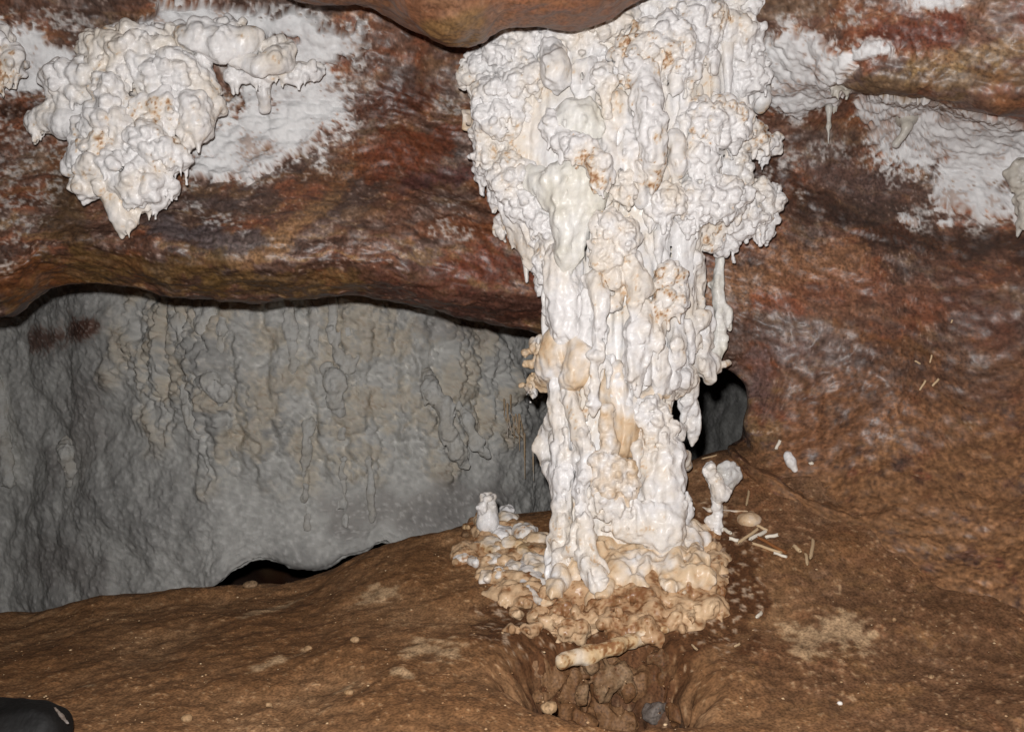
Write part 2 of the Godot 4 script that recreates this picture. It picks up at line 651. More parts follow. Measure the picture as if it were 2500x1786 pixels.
func _ready() -> void:
	setup_noise()
	# --- camera, black cave air, the flash above the lens
	var cam := Camera3D.new()
	cam.name = "camera"
	cam.position = Vector3(0, CY, 0)
	cam.fov = rad_to_deg(2.0 * atan(893.0 / F))
	cam.near = 0.05
	cam.far = 60.0
	add_child(cam)
	cam.current = true
	var we := WorldEnvironment.new()
	we.name = "environment"
	var env := Environment.new()
	env.background_mode = Environment.BG_COLOR
	env.background_color = Color.BLACK
	env.tonemap_mode = Environment.TONE_MAPPER_LINEAR
	env.tonemap_exposure = 1.0
	env.sdfgi_enabled = true
	env.ssao_enabled = true
	env.ssil_enabled = true
	we.environment = env
	add_child(we)
	var flash := SpotLight3D.new()
	flash.name = "flash_light"
	flash.position = Vector3(-0.022, CY + 0.062, -0.004)
	flash.light_energy = 4.9
	flash.light_color = Color(1.0, 0.99, 0.985)
	flash.light_size = 0.012
	flash.spot_range = 20.0
	flash.spot_angle = 58.0
	flash.spot_angle_attenuation = 0.6
	flash.spot_attenuation = 2.0
	flash.shadow_enabled = true
	add_child(flash)
	make_materials()
	# --- the cave
	build_floor()
	build_rock()
	build_back_wall()
	# --- formations
	build_column()
	build_left_cluster()
	build_small_formations()
	finish_jobs()
	build_flash()


func setup_noise() -> void:
	fbm.seed = 3
	fbm.frequency = 1.0
	fbm.noise_type = FastNoiseLite.TYPE_SIMPLEX_SMOOTH
	fbm.fractal_octaves = 4
	fine.seed = 11
	fine.frequency = 1.0
	fine.noise_type = FastNoiseLite.TYPE_SIMPLEX
	fine.fractal_octaves = 2
	ridge.seed = 5
	ridge.frequency = 1.0
	ridge.noise_type = FastNoiseLite.TYPE_SIMPLEX
	ridge.fractal_type = FastNoiseLite.FRACTAL_RIDGED
	ridge.fractal_octaves = 3
	cell.seed = 8
	cell.frequency = 1.0
	cell.noise_type = FastNoiseLite.TYPE_CELLULAR
	cell.cellular_distance_function = FastNoiseLite.DISTANCE_EUCLIDEAN
	cell.cellular_return_type = FastNoiseLite.RETURN_DISTANCE
	cell.fractal_type = FastNoiseLite.FRACTAL_NONE
	rng.seed = 77
	floor_y = [
		[-0.58, -0.57, -0.57, -0.57, -0.57, -0.57, -0.57, -0.58, -0.59, -0.60, -0.60, -0.58, -0.55],
		[-0.60, -0.58, -0.575, -0.57, -0.57, -0.57, -0.57, -0.58, -0.59, -0.60, -0.60, -0.58, -0.55],
		[-0.62, -0.60, -0.585, -0.575, -0.57, -0.56, -0.555, -0.57, -0.58, -0.585, -0.58, -0.555, -0.50],
		[-0.63, -0.615, -0.59, -0.575, -0.566, -0.55, -0.54, -0.56, -0.55, -0.545, -0.53, -0.50, -0.42],
		[-0.65, -0.63, -0.595, -0.575, -0.563, -0.53, -0.51, -0.50, -0.47, -0.44, -0.42, -0.38, -0.28],
		[-0.66, -0.635, -0.595, -0.572, -0.558, -0.505, -0.47, -0.43, -0.38, -0.34, -0.31, -0.26, -0.15],
		[-0.67, -0.637, -0.594, -0.57, -0.555, -0.48, -0.43, -0.39, -0.30, -0.26, -0.22, -0.16, -0.05],
		[-0.68, -0.638, -0.593, -0.568, -0.553, -0.487, -0.406, -0.36, -0.238, -0.205, -0.14, -0.07, 0.05],
		[-0.80, -0.78, -0.76, -0.74, -0.72, -0.62, -0.52, -0.42, -0.30, -0.22, -0.10, 0.0, 0.15],
		[-1.0, -1.0, -1.0, -1.0, -1.0, -0.9, -0.8, -0.65, -0.55, -0.4, -0.1, 0.1, 0.3],
		[-1.3, -1.3, -1.3, -1.3, -1.3, -1.2, -1.1, -0.95, -0.8, -0.6, -0.3, 0.1, 0.3]]


func grain(seed_: int, freq: float, octaves: int, low: Color, high: Color, kind := FastNoiseLite.TYPE_SIMPLEX) -> NoiseTexture2D:
	var n := FastNoiseLite.new()
	n.seed = seed_
	n.noise_type = kind
	n.frequency = freq
	n.fractal_octaves = octaves
	var t := NoiseTexture2D.new()
	t.width = 512
	t.height = 512
	t.seamless = true
	t.noise = n
	var r := Gradient.new()
	r.set_color(0, low)
	r.set_color(1, high)
	t.color_ramp = r
	return t


func make_materials() -> void:
	var bump := grain(21, 0.035, 4, Color.BLACK, Color.WHITE)
	var grit := grain(22, 0.08, 4, Color(0.52, 0.50, 0.48), Color(1, 1, 1))
	grit.color_ramp.add_point(0.35, Color(0.78, 0.77, 0.76))
	grit.color_ramp.add_point(0.62, Color(0.92, 0.91, 0.90))
	for spec in [["calcite", 0.55, 0.35, 0.08, 2.6], ["glossy", 0.40, 0.45, 0.03, 2.6], ["rock", 0.5, 0.5, 0.10, 2.2], ["mud", 0.85, 0.3, 0.07, 3.0], ["stone", 0.7, 0.4, 0.12, 3.0], ["dull_crust", 0.75, 0.3, 0.24, 2.0]]:
		var m := StandardMaterial3D.new()
		m.resource_name = spec[0]
		m.vertex_color_use_as_albedo = true
		m.vertex_color_is_srgb = true
		m.roughness = spec[1]
		m.metallic_specular = spec[2]
		m.uv1_triplanar = true
		m.uv1_world_triplanar = true
		m.uv1_scale = Vector3.ONE * spec[4]
		m.heightmap_enabled = true
		m.heightmap_texture = bump
		m.heightmap_scale = spec[3]
		if spec[0] in ["rock", "mud", "stone"]:
			m.albedo_texture = grit
		if spec[0] in ["calcite", "rock"]:      # a wet film
			m.clearcoat_enabled = true
			m.clearcoat = 0.22 if spec[0] == "calcite" else 0.08
			m.clearcoat_roughness = 0.28
		M[spec[0]] = m


# ------------------------------------------------------------------ floor
func build_floor() -> void:
	var cols := []
	for i in floor_px.size():
		var c := []
		for j in range(floor_dd.size() - 1, -1, -1):
			var d := floor_dd[j]
			c.append(Vector3((floor_px[i] - 1250.0) / F * d, CY + floor_y[j][i], -d))
		cols.append(c)
	var g := net(cols, 0.006, 110, [0, 1, 9], [0, 11])
	var pale := [floor_stroke(615, 1505, 690, 1478, 30), floor_stroke(690, 1478, 760, 1450, 9), floor_stroke(1010, 1590, 1100, 1600, 45), floor_stroke(890, 1455, 960, 1445, 26), floor_stroke(700, 1620, 740, 1600, 18), floor_stroke(630, 1645, 680, 1625, 24), floor_stroke(200, 1680, 230, 1674, 10), floor_stroke(1960, 1570, 2080, 1530, 60), floor_stroke(820, 1680, 850, 1670, 14), floor_stroke(960, 1650, 1000, 1660, 20)]
	var wash := [floor_stroke(1250, 1520, 1760, 1480, 110), floor_stroke(1760, 1300, 1800, 1420, 70)]
	sheet = {"base": g.p, "pale": pale, "wash": wash}
	run_bands(g.h, g.w, floor_band)
	var p := joined_points(0)
	var C := joined_colors(1)
	note_ground(p)
	g.p = p
	var mi := commit("cave_floor", p, grid_normals(g, false), C, grid_index(g.w, g.h, false), M.mud, self)
	tag(mi, "brown muddy cave floor sloping up to the right with a pit before the column", "", "", "structure")


func floor_band(from: int, to: int) -> Array:
	var p := PackedVector3Array()
	var C := PackedColorArray()
	p.resize(to - from)
	C.resize(to - from)
	var base: PackedVector3Array = sheet.base
	for i in range(from, to):
		var q := base[i]
		var a := fbm.get_noise_3d(q.x * 3.0, q.z * 3.0, 4.0)
		var b := fine.get_noise_3d(q.x * 14.0, q.y * 14.0, q.z * 14.0)
		var f := fine.get_noise_3d(q.x * 58.0, q.y * 58.0, q.z * 58.0)
		var f2 := fine.get_noise_3d(q.x * 30.0 + 50.0, q.y * 30.0, q.z * 30.0)
		var y := a * 0.020 + b * 0.0022 + f * 0.0006 + f2 * 0.0008
		# the pit before the column
		var u := Vector2((q.x - 0.168) / 0.162, (-q.z - 1.735) / 0.185)
		var e := u.length() + b * 0.08 + a * 0.10
		var hole := smoothstep(1.12, 0.42, e)
		y -= 0.23 * hole + 0.02 * smoothstep(1.35, 1.0, e)
		q.y += y
		if hole > 0.01:
			q += Vector3(fine.get_noise_3d(q.x * 11.0, q.y * 11.0, q.z * 11.0), 0.6 * fine.get_noise_3d(q.x * 14.0, q.y * 14.0, q.z * 14.0 + 9.0), fine.get_noise_3d(q.x * 12.0, q.y * 12.0 + 30.0, q.z * 12.0)) * 0.02 * minf(1.0, hole * 3.0)
			b = fine.get_noise_3d(q.x * 14.0, q.y * 14.0, q.z * 14.0)
			f = fine.get_noise_3d(q.x * 58.0, q.y * 58.0, q.z * 58.0)
			f2 = fine.get_noise_3d(q.x * 30.0 + 50.0, q.y * 30.0, q.z * 30.0)
		p[i - from] = q
		var c := Color(0.62, 0.47, 0.335)
		c = c.lerp(Color(0.56, 0.412, 0.283), smoothstep(-0.1, 0.35, a + b * 0.3))
		c = c.lerp(Color(0.65, 0.515, 0.385), smoothstep(0.1, 0.5, -a + b * 0.4) * 0.6)
		if q.x > 0.35:
			var rough_ground := smoothstep(0.35, 0.7, q.x + q.y * 0.6 + a * 0.3)
			c = c.lerp(rock_color(q).lerp(Color(0.56, 0.41, 0.285), 0.6), rough_ground * 0.8)
		c = c.lerp(Color(0.43, 0.31, 0.22).lerp(Color(0.30, 0.22, 0.17), smoothstep(-0.2, 0.3, f2)), minf(1.0, hole * 2.0) * 0.85)
		if hole > 0.3 and b > 0.05:
			c = c.lerp(Color(0.44, 0.42, 0.42), smoothstep(0.05, 0.35, b) * 0.7)
		for s in sheet.pale:
			var w := near_floor(s, q)
			if w > -0.6:
				c = c.lerp(Color(0.80, 0.69, 0.55), smoothstep(0.15, 0.7, w + f2 * 0.6 + b * 0.5) * 0.75)
		for s in sheet.wash:
			var w := near_floor(s, q)
			if w > -0.6:
				c = c.lerp(Color(0.36, 0.24, 0.16), smoothstep(0.0, 0.4, w + b * 0.6) * 0.7)
				if hole < 0.04 and f2 + b * 0.4 > 0.3:
					c = c.lerp(Color(0.75, 0.68, 0.60), smoothstep(0.0, 0.5, w + f * 0.5) * 0.7)
		if f + b * 0.3 > 0.62:
			c = c.lerp(Color(0.80, 0.70, 0.56), 0.45)
		var k := 1.0 + f * 0.20 + f2 * 0.14 + b * 0.10
		C[i - from] = Color(c.r * k, c.g * k, c.b * k)
	return [p, C]


# ------------------------------------------------------------------ the brown rock: ceiling, ledge and right wall in one sheet, and the white crusts on it
func build_rock() -> void:
	var lip := {-900: 700, -300: 780, 0: 768, 130: 700, 270: 693, 420: 718, 600: 735, 800: 729, 950: 738, 1100: 772, 1330: 815, 1480: 852}
	var cols := []
	for px in lip:
		var y: float = lip[px]
		var near := 0.06 * smoothstep(300, -300, px) - 0.13 * smoothstep(950, 1250, px)
		var c := [W(px, -1300, 0.9), W(px, -330, 1.85), W(px, -60, 2.2), W(px, 90, 2.31 - near), W(px, 220, 2.36 - near), W(px, 330, 2.36 - near), W(px, 430, 2.32 - near), W(px, 530, 2.24 - near), W(px, y - 110, 2.2 - near), W(px, y - 50, 2.24 - near), W(px, y - 14, 2.32 - near), W(px, y, 2.42 - near)]
		c.append(Vector3(c[11].x * 1.2, CY + (c[11].y - CY) * 1.2 + 0.03, c[11].z * 1.2))
		c.append(Vector3(c[11].x * 2.1, CY + (c[11].y - CY) * 2.1 + 0.10, c[11].z * 2.1))
		cols.append(c)
	# the end of the ledge runs down round the hole beside the column
	cols.append([W(1640, -1300, 0.9), W(1640, -330, 1.82), W(1640, -60, 2.15), W(1640, 90, 2.27), W(1640, 200, 2.33), W(1640, 320, 2.38), W(1640, 430, 2.40), W(1640, 540, 2.40), W(1640, 660, 2.38), W(1640, 770, 2.38), W(1645, 850, 2.43), W(1640, 880, 2.52), W(1640, 820, 3.0), W(1640, 620, 5.2)])
	cols.append([W(1780, -1300, 0.9), W(1780, -330, 1.80), W(1780, -60, 2.10), W(1780, 90, 2.22), W(1780, 200, 2.30), W(1780, 310, 2.38), W(1780, 430, 2.41), W(1780, 540, 2.40), W(1775, 660, 2.38), W(1772, 780, 2.38), W(1768, 865, 2.44), W(1755, 891, 2.53), W(1770, 830, 3.0), W(1800, 620, 5.2)])
	cols.append([W(1900, -1300, 0.9), W(1900, -330, 1.78), W(1900, -60, 2.05), W(1900, 100, 2.15), W(1895, 190, 2.24), W(1890, 290, 2.37), W(1885, 420, 2.42), W(1880, 540, 2.41), W(1875, 670, 2.38), W(1865, 800, 2.38), W(1840, 915, 2.44), W(1814, 930, 2.53), W(1870, 900, 3.0), W(2050, 800, 5.2)])
	cols.append([W(2010, -1300, 0.9), W(2010, -330, 1.75), W(2010, -60, 2.0), W(2010, 110, 2.08), W(2010, 195, 2.15), W(2010, 270, 2.34), W(2000, 410, 2.43), W(1990, 540, 2.42), W(1975, 680, 2.38), W(1950, 830, 2.36), W(1858, 975, 2.43), W(1826, 985, 2.53), W(1890, 980, 3.0), W(2150, 950, 5.2)])
	cols.append([W(2110, -1300, 0.9), W(2110, -330, 1.72), W(2110, -60, 1.96), W(2110, 130, 2.0), W(2110, 205, 2.05), W(2110, 255, 2.30), W(2110, 400, 2.44), W(2100, 540, 2.42), W(2080, 690, 2.37), W(2040, 860, 2.33), W(1880, 1035, 2.41), W(1818, 1052, 2.52), W(1880, 1080, 3.0), W(2150, 1150, 5.2)])
	cols.append([W(2200, -1300, 0.9), W(2200, -330, 1.70), W(2200, -60, 1.94), W(2200, 140, 1.98), W(2200, 222, 2.02), W(2200, 262, 2.30), W(2200, 400, 2.45), W(2200, 545, 2.42), W(2190, 700, 2.35), W(2170, 880, 2.29), W(2080, 1060, 2.27), W(1880, 1150, 2.38), W(1785, 1125, 2.5), W(1900, 1400, 3.2)])
	cols.append([W(2260, -1300, 0.9), W(2260, -330, 1.68), W(2260, -60, 1.93), W(2260, 145, 1.97), W(2260, 227, 2.01), W(2260, 268, 2.29), W(2260, 400, 2.44), W(2260, 545, 2.41), W(2255, 705, 2.34), W(2240, 886, 2.28), W(2200, 1068, 2.22), W(2130, 1215, 2.17), W(2080, 1350, 2.10), W(2050, 1700, 2.1)])
	for px in [2320, 2430, 2550, 2750, 3100]:
		var q := smoothstep(2300.0, 3100.0, px)
		cols.append([W(px, -1300, 0.9 - 0.2 * q), W(px, -330, 1.66 - 0.2 * q), W(px, -60, 1.92 - 0.3 * q), W(px, 150, 1.96 - 0.3 * q), W(px, 225 + (px - 2200) * 0.12, 2.0 - 0.3 * q), W(px, 275 + (px - 2200) * 0.10, 2.28 - 0.4 * q), W(px, 400, 2.42 - 0.5 * q), W(px, 545, 2.40 - 0.5 * q), W(px, 710, 2.33 - 0.5 * q), W(px, 890, 2.27 - 0.5 * q), W(px, 1070, 2.18 - 0.5 * q), W(px, 1235, 2.07 - 0.5 * q), W(px, 1428, 1.93 - 0.5 * q), W(px, 1800, 1.72 - 0.5 * q)])
	lip_x = PackedFloat32Array()
	lip_h = PackedFloat32Array()
	for c in cols.slice(0, lip.size()):
		lip_x.append(c[11].x)
		lip_h.append(c[11].y)
	var g := net(cols, 0.0048, 130, [0, 1], [0, 1, cols.size() - 2])
	var base: PackedVector3Array = g.p
	var nb := grid_normals(g, false)
	var w: int = g.w
	var h: int = g.h
	# colour patches seen on the rock: [stroke, colour, strength]
	var tanv := Color(0.60, 0.46, 0.33)
	var wet := Color(0.21, 0.145, 0.115)
	var paint := [
		[stroke(880, 330, 800, 480, 2.3, 22), tanv, 0.5], [stroke(800, 490, 690, 590, 2.25, 40), tanv, 0.8], [stroke(690, 590, 600, 640, 2.22, 40), tanv, 0.65], [stroke(840, 520, 930, 520, 2.25, 26), tanv, 0.4],
		[stroke(400, 560, 620, 595, 2.25, 42), Color(0.37, 0.34, 0.35), 0.8], [stroke(480, 480, 560, 500, 2.25, 30), Color(0.40, 0.36, 0.36), 0.5],
		[stroke(150, 440, 200, 580, 2.25, 60), Color(0.33, 0.25, 0.17), 0.7], [stroke(120, 640, 520, 660, 2.2, 45), Color(0.42, 0.33, 0.20), 0.6], [stroke(500, 690, 900, 690, 2.25, 30), Color(0.46, 0.36, 0.22), 0.6], [stroke(0, 700, 90, 660, 2.2, 50), Color(0.45, 0.28, 0.16), 0.6],
		[stroke(900, 380, 1080, 330, 2.3, 70), Color(0.45, 0.24, 0.16), 0.7], [stroke(870, 250, 1000, 200, 2.3, 60), Color(0.33, 0.19, 0.14), 0.7], [stroke(1050, 560, 1180, 560, 2.25, 40), Color(0.50, 0.30, 0.20), 0.6], [stroke(1120, 660, 1280, 640, 2.25, 60), Color(0.45, 0.22, 0.15), 0.6], [stroke(1000, 440, 1100, 400, 2.3, 40), Color(0.32, 0.22, 0.23), 0.6], [stroke(750, 420, 850, 400, 2.3, 50), Color(0.46, 0.30, 0.19), 0.5],
		[stroke(950, 690, 1300, 760, 2.3, 60), Color(0.36, 0.24, 0.21), 0.6], [stroke(200, 250, 0, 260, 2.3, 30), wet, 0.7], [stroke(400, 60, 700, 20, 2.25, 20), wet, 0.6], [stroke(800, 120, 1000, 160, 2.3, 30), Color(0.30, 0.23, 0.20), 0.6],
		[stroke(2120, 195, 2460, 205, 2.0, 34), Color(0.53, 0.43, 0.28), 0.5], [stroke(2230, 165, 2450, 150, 2.0, 34), Color(0.63, 0.52, 0.37), 0.65], [stroke(1850, 1140, 2120, 1160, 2.32, 70), Color(0.54, 0.40, 0.285), 0.8], [stroke(2150, 90, 2300, 80, 1.98, 50), Color(0.40, 0.20, 0.15), 0.6], [stroke(2350, 20, 2450, 20, 1.96, 30), Color(0.56, 0.44, 0.36), 0.6], [stroke(2480, 60, 2520, 110, 1.96, 40), Color(0.45, 0.23, 0.15), 0.6],
		[stroke(1920, 270, 2000, 270, 2.4, 40), Color(0.41, 0.25, 0.18), 0.6], [stroke(1850, 420, 2050, 520, 2.42, 60), wet, 0.6], [stroke(2150, 560, 2480, 600, 2.35, 50), wet, 0.65], [stroke(1990, 420, 2200, 460, 2.42, 50), Color(0.43, 0.34, 0.32), 0.5],
		[stroke(1780, 690, 2050, 650, 2.4, 80), Color(0.62, 0.45, 0.33), 0.75], [stroke(1950, 720, 2250, 720, 2.37, 60), Color(0.55, 0.37, 0.29), 0.6], [stroke(1850, 735, 1950, 760, 2.38, 26), Color(0.58, 0.30, 0.20), 0.5], [stroke(1990, 760, 2130, 760, 2.36, 40), Color(0.57, 0.42, 0.33), 0.5], [stroke(2050, 800, 2260, 870, 2.33, 26), Color(0.54, 0.36, 0.22), 0.5], [stroke(1780, 800, 1900, 800, 2.4, 50), Color(0.37, 0.30, 0.27), 0.6], [stroke(1850, 880, 1870, 1010, 2.42, 36), Color(0.50, 0.40, 0.39), 0.6], [stroke(1900, 850, 2000, 900, 2.4, 40), Color(0.48, 0.41, 0.41), 0.5], [stroke(2000, 900, 2200, 960, 2.33, 50), Color(0.42, 0.29, 0.22), 0.5], [stroke(2250, 980, 2330, 990, 2.25, 30), tanv, 0.6], [stroke(2000, 1000, 2500, 930, 2.2, 120), Color(0.50, 0.36, 0.27), 0.55], [stroke(2000, 1090, 2700, 1050, 2.18, 130), Color(0.55, 0.39, 0.28), 0.75], [stroke(2250, 1430, 2900, 1460, 1.93, 170), Color(0.57, 0.42, 0.295), 0.85], [stroke(2000, 1260, 2800, 1230, 2.06, 200), Color(0.57, 0.42, 0.295), 0.85], [stroke(2380, 700, 2480, 800, 2.2, 60), Color(0.38, 0.27, 0.24), 0.5]]
	# white crusts: strokes, thickness, knob height, knob frequency
	var crusts := [
		{"s": [stroke(560, 340, 720, 300, 2.36, 95), stroke(720, 240, 790, 270, 2.36, 70), stroke(620, 220, 780, 190, 2.35, 50), stroke(500, 410, 640, 390, 2.34, 36)], "t": 0.014, "k": 0.013, "f": 28.0, "name": "calcite_crust", "label": "flat white calcite crust on the brown ledge right of the hanging white cluster"},
		{"s": [stroke(310, 52, 400, 26, 2.26, 12), stroke(400, 24, 560, 25, 2.26, 24), stroke(520, 40, 740, 60, 2.28, 34), stroke(690, 110, 860, 100, 2.3, 40), stroke(580, 120, 720, 140, 2.3, 50)], "t": 0.030, "k": 0.018, "f": 13.0, "name": "calcite_crust", "label": "smooth rolled white crust along the top of the hanging white cluster"},
		{"s": [stroke(-60, 60, 30, 70, 2.2, 45), stroke(-60, 140, 110, 100, 2.22, 28), stroke(-60, 180, 30, 160, 2.22, 30)], "t": 0.018, "k": 0.008, "f": 30.0, "name": "calcite_crust", "label": "white crust at the upper left edge of the ledge"},
		{"s": [stroke(1900, 130, 1960, 175, 2.2, 40), stroke(1960, 205, 2070, 200, 2.2, 26), stroke(1900, 195, 1980, 225, 2.25, 30)], "t": 0.012, "k": 0.012, "f": 32.0, "name": "calcite_crust", "label": "white crust beside the upper right side of the column"},
		{"s": [stroke(2130, 265, 2560, 300, 2.32, 40), stroke(2200, 320, 2560, 380, 2.38, 75), stroke(2330, 400, 2560, 430, 2.42, 70), stroke(2330, 480, 2460, 500, 2.42, 52), stroke(2150, 300, 2190, 340, 2.35, 30)], "t": 0.014, "k": 0.014, "f": 34.0, "name": "calcite_crust", "label": "wide white crust in the hollow under the yellow bulge at right"},
		{"s": [stroke(2210, 530, 2235, 540, 2.4, 18), stroke(2300, 545, 2320, 540, 2.4, 12)], "t": 0.008, "k": 0.006, "f": 40.0, "name": "calcite_crust", "label": "two small white crust spots below the wide white crust"},
		{"s": [stroke(2240, -10, 2340, 0, 1.93, 16)], "t": 0.008, "k": 0.005, "f": 40.0, "name": "calcite_crust", "label": "narrow white crust on the ceiling at the upper right edge"}]
	var frost := [stroke(-40, 300, 100, 480, 2.25, 80), stroke(120, 60, 60, 30, 2.2, 60), stroke(0, 560, 60, 600, 2.2, 30), stroke(60, 290, 180, 330, 2.3, 60), stroke(0, 420, 60, 560, 2.25, 60), stroke(1860, 420, 1960, 480, 2.42, 40), stroke(1950, 60, 2060, 90, 2.1, 40), stroke(2140, 130, 2180, 150, 2.0, 24), stroke(600, 560, 500, 520, 2.24, 40), stroke(860, 300, 900, 200, 2.33, 30), stroke(0, 330, 140, 330, 2.25, 70), stroke(40, 330, 130, 400, 2.25, 45), stroke(0, 500, 20, 640, 2.2, 50), stroke(110, 30, 170, 60, 2.25, 60), stroke(460, 420, 560, 400, 2.32, 40), stroke(1060, 230, 1120, 230, 2.32, 40), stroke(1060, 560, 1130, 560, 2.25, 40), stroke(1950, 120, 2080, 150, 2.1, 60), stroke(2100, 340, 2200, 430, 2.42, 50), stroke(1880, 400, 2120, 350, 2.42, 40), stroke(2200, 520, 2400, 540, 2.42, 50), stroke(620, 430, 700, 420, 2.3, 20), stroke(440, 500, 470, 490, 2.25, 25), stroke(1080, 480, 1110, 520, 2.25, 30)]
	sheet = {"base": base, "n": nb, "paint": paint, "crusts": crusts, "frost": frost}
	run_bands(h, w, rock_band)
	var P0 := joined_points(0)
	var C := joined_colors(1)
	var masks := []
	for k in crusts.size():
		var m := PackedFloat32Array()
		for b in bands:
			m.append_array(b[2][k])
		masks.append(m)
	note_ground(P0)
	g.p = P0
	var index := grid_index(w, h, false)
	var rn := grid_normals(g, false)
	var mi := commit("cave_wall", P0, rn, C, index, M.rock, self)
	tag(mi, "reddish brown rock ledge and wall round the white column", "", "", "structure")
	for k in crusts.size():
		crust(crusts[k], masks[k], C, P0, nb, w, h, M.dull_crust)
	# a bulge of the ceiling nearer the camera
	var hang := {-700: -330, 200: -160, 560: -70, 730: -12, 860: 8, 950: 36, 1010: 84, 1060: 110, 1115: 118, 1180: 98, 1235: 64, 1320: 58, 1420: 54, 1500: 26, 1570: -4, 1700: -60, 1900: -180, 2300: -300, 3000: -400}
	cols = []
	for px in hang:
		var y: float = hang[px]
		cols.append([W(px, -1500, 0.75), W(px, -420, 1.45), W(px, y - 150, 1.64), W(px, y - 60, 1.70), W(px, y - 18, 1.76), W(px, y, 1.84), W(px, y - 10, 1.95), W(px, y - 90, 2.15), W(px, y - 500, 2.5)])
	g = net(cols, 0.007)
	base = g.p
	nb = grid_normals(g, false)
	C = PackedColorArray()
	C.resize(base.size())
	for i in base.size():
		var q := base[i]
		var c := rock_color(q + Vector3(3, 1, 0))
		var b := fine.get_noise_3d(q.x * 9.0, q.y * 9.0, q.z * 9.0)
		c = c.lerp(Color(0.60, 0.41, 0.29), 0.6)
		var olive := near_stroke(stroke(1000, 105, 1230, 100, 1.78, 30), q)
		if olive > -0.5:
			c = c.lerp(Color(0.55, 0.45, 0.28), smoothstep(0.0, 0.8, olive + b * 0.7) * 0.6)
		C[i] = c
		base[i] = q + nb[i] * rock_relief(q)
	g.p = base
	mi = commit("ceiling", base, grid_normals(g, false), C, grid_index(g.w, g.h, false), M.rock, self)
	tag(mi, "smooth brown ceiling bulge hanging before the top of the column", "", "", "structure")


func rock_band(from: int, to: int) -> Array:
	var P0 := PackedVector3Array()
	var C := PackedColorArray()
	P0.resize(to - from)
	C.resize(to - from)
	var masks := []
	for c in sheet.crusts:
		var m := PackedFloat32Array()
		m.resize(to - from)
		m.fill(-1.0)
		masks.append(m)
	var base: PackedVector3Array = sheet.base
	var nb: PackedVector3Array = sheet.n
	for i in range(from, to):
		var q := base[i]
		var r := rock_relief(q) * smoothstep(0.06, 0.2, Vector2(q.x - 0.525, q.y - CY + 0.108).length())
		var c := rock_color(q)
		if q.z < -1.5 and q.z > -2.7:
			var b := fine.get_noise_3d(q.x * 11.0, q.y * 11.0, q.z * 11.0 + 30.0)
			var f := fine.get_noise_3d(q.x * 55.0, q.y * 55.0, q.z * 55.0 + 3.0)
			for s in sheet.paint:
				var n := near_stroke(s[0], q)
				if n > -0.7:
					var k := 1.0 + f * 0.35
					var col: Color = s[1]
					c = c.lerp(Color(col.r * k, col.g * k, col.b * k), smoothstep(-0.05, 0.6, n + b * 0.8 + f * 0.35) * s[2])
			var white := 0.0
			for k in sheet.crusts.size():
				var n := -1.0
				for s in sheet.crusts[k].s:
					n = maxf(n, near_stroke(s, q))
				if n > -0.9:
					n += b * 0.42 + f * 0.30
					masks[k][i - from] = n
					white = maxf(white, smoothstep(-0.9, 0.05, n - f * 0.3))
			for s in sheet.frost:
				var n := near_stroke(s, q)
				if n > -0.5:
					white = maxf(white, smoothstep(-0.2, 0.8, n + b * 0.5) * 0.75)
			if white > 0.0:
				var cover := smoothstep(0.5 - white * 0.75, 0.8 - white * 0.6, f * 0.7 + b * 0.35)
				c = c.lerp(Color(0.83, 0.825, 0.82), cover * minf(1.0, white + 0.1) * 0.88)
		P0[i - from] = q + nb[i] * r
		C[i - from] = c
	return [P0, C, masks]


func crust(d: Dictionary, m: PackedFloat32Array, tone: PackedColorArray, wall: PackedVector3Array, n: PackedVector3Array, w: int, h: int, mat: Material) -> void:
	var place_of := {}
	var v := PackedVector3Array()
	var c := PackedColorArray()
	var I := PackedInt32Array()
	for y in h - 1:
		for x in w - 1:
			var a := y * w + x
			if maxf(maxf(m[a], m[a + 1]), maxf(m[a + w], m[a + w + 1])) < 0.0:
				continue
			for t in [a, a + 1, a + w + 1, a, a + w + 1, a + w]:
				if not place_of.has(t):
					place_of[t] = v.size()
					var q := wall[t]
					var e := smoothstep(-0.12, 0.45, m[t])
					var k := cell.get_noise_3d(q.x * d.f, q.y * d.f, q.z * d.f) + 1.0
					var k2 := cell.get_noise_3d(q.x * d.f * 2.3, q.y * d.f * 2.3, q.z * d.f * 2.3) + 1.0
					var up: float = e * (d.t + d.k * (0.7 - k * k * 1.3) + d.k * 0.4 * (0.7 - k2 * k2 * 1.3)) - 0.003
					v.append(q + n[t] * up)
					var s := fine.get_noise_3d(q.x * 80.0, q.y * 80.0, q.z * 80.0)
					var b := fbm.get_noise_3d(q.x * 9.0, q.y * 9.0, q.z * 9.0)
					var col := Color(0.84, 0.84, 0.84).lerp(Color(0.74, 0.73, 0.73), clampf(0.25 + b * 1.3 + s * 0.5, 0.0, 1.0))
					if b + s * 0.5 > 0.42:
						col = col.lerp(Color(0.62, 0.52, 0.46), 0.5)
					c.append(tone[t].lerp(col, smoothstep(-0.05, 0.45, m[t] + s * 0.3)))
				I.append(place_of[t])
	var at := v[0]
	for i in v.size():
		v[i] -= at
	var nn := PackedVector3Array()
	nn.resize(v.size())
	for t in range(0, I.size(), 3):
		var f := (v[I[t + 2]] - v[I[t]]).cross(v[I[t + 1]] - v[I[t]])
		for k in 3:
			nn[I[t + k]] += f
	for i in nn.size():
		nn[i] = nn[i].normalized()
	var mi := commit(d.name, v, nn, c, I, mat, self)
	mi.position = at
	tag(mi, d.label, "calcite crust")


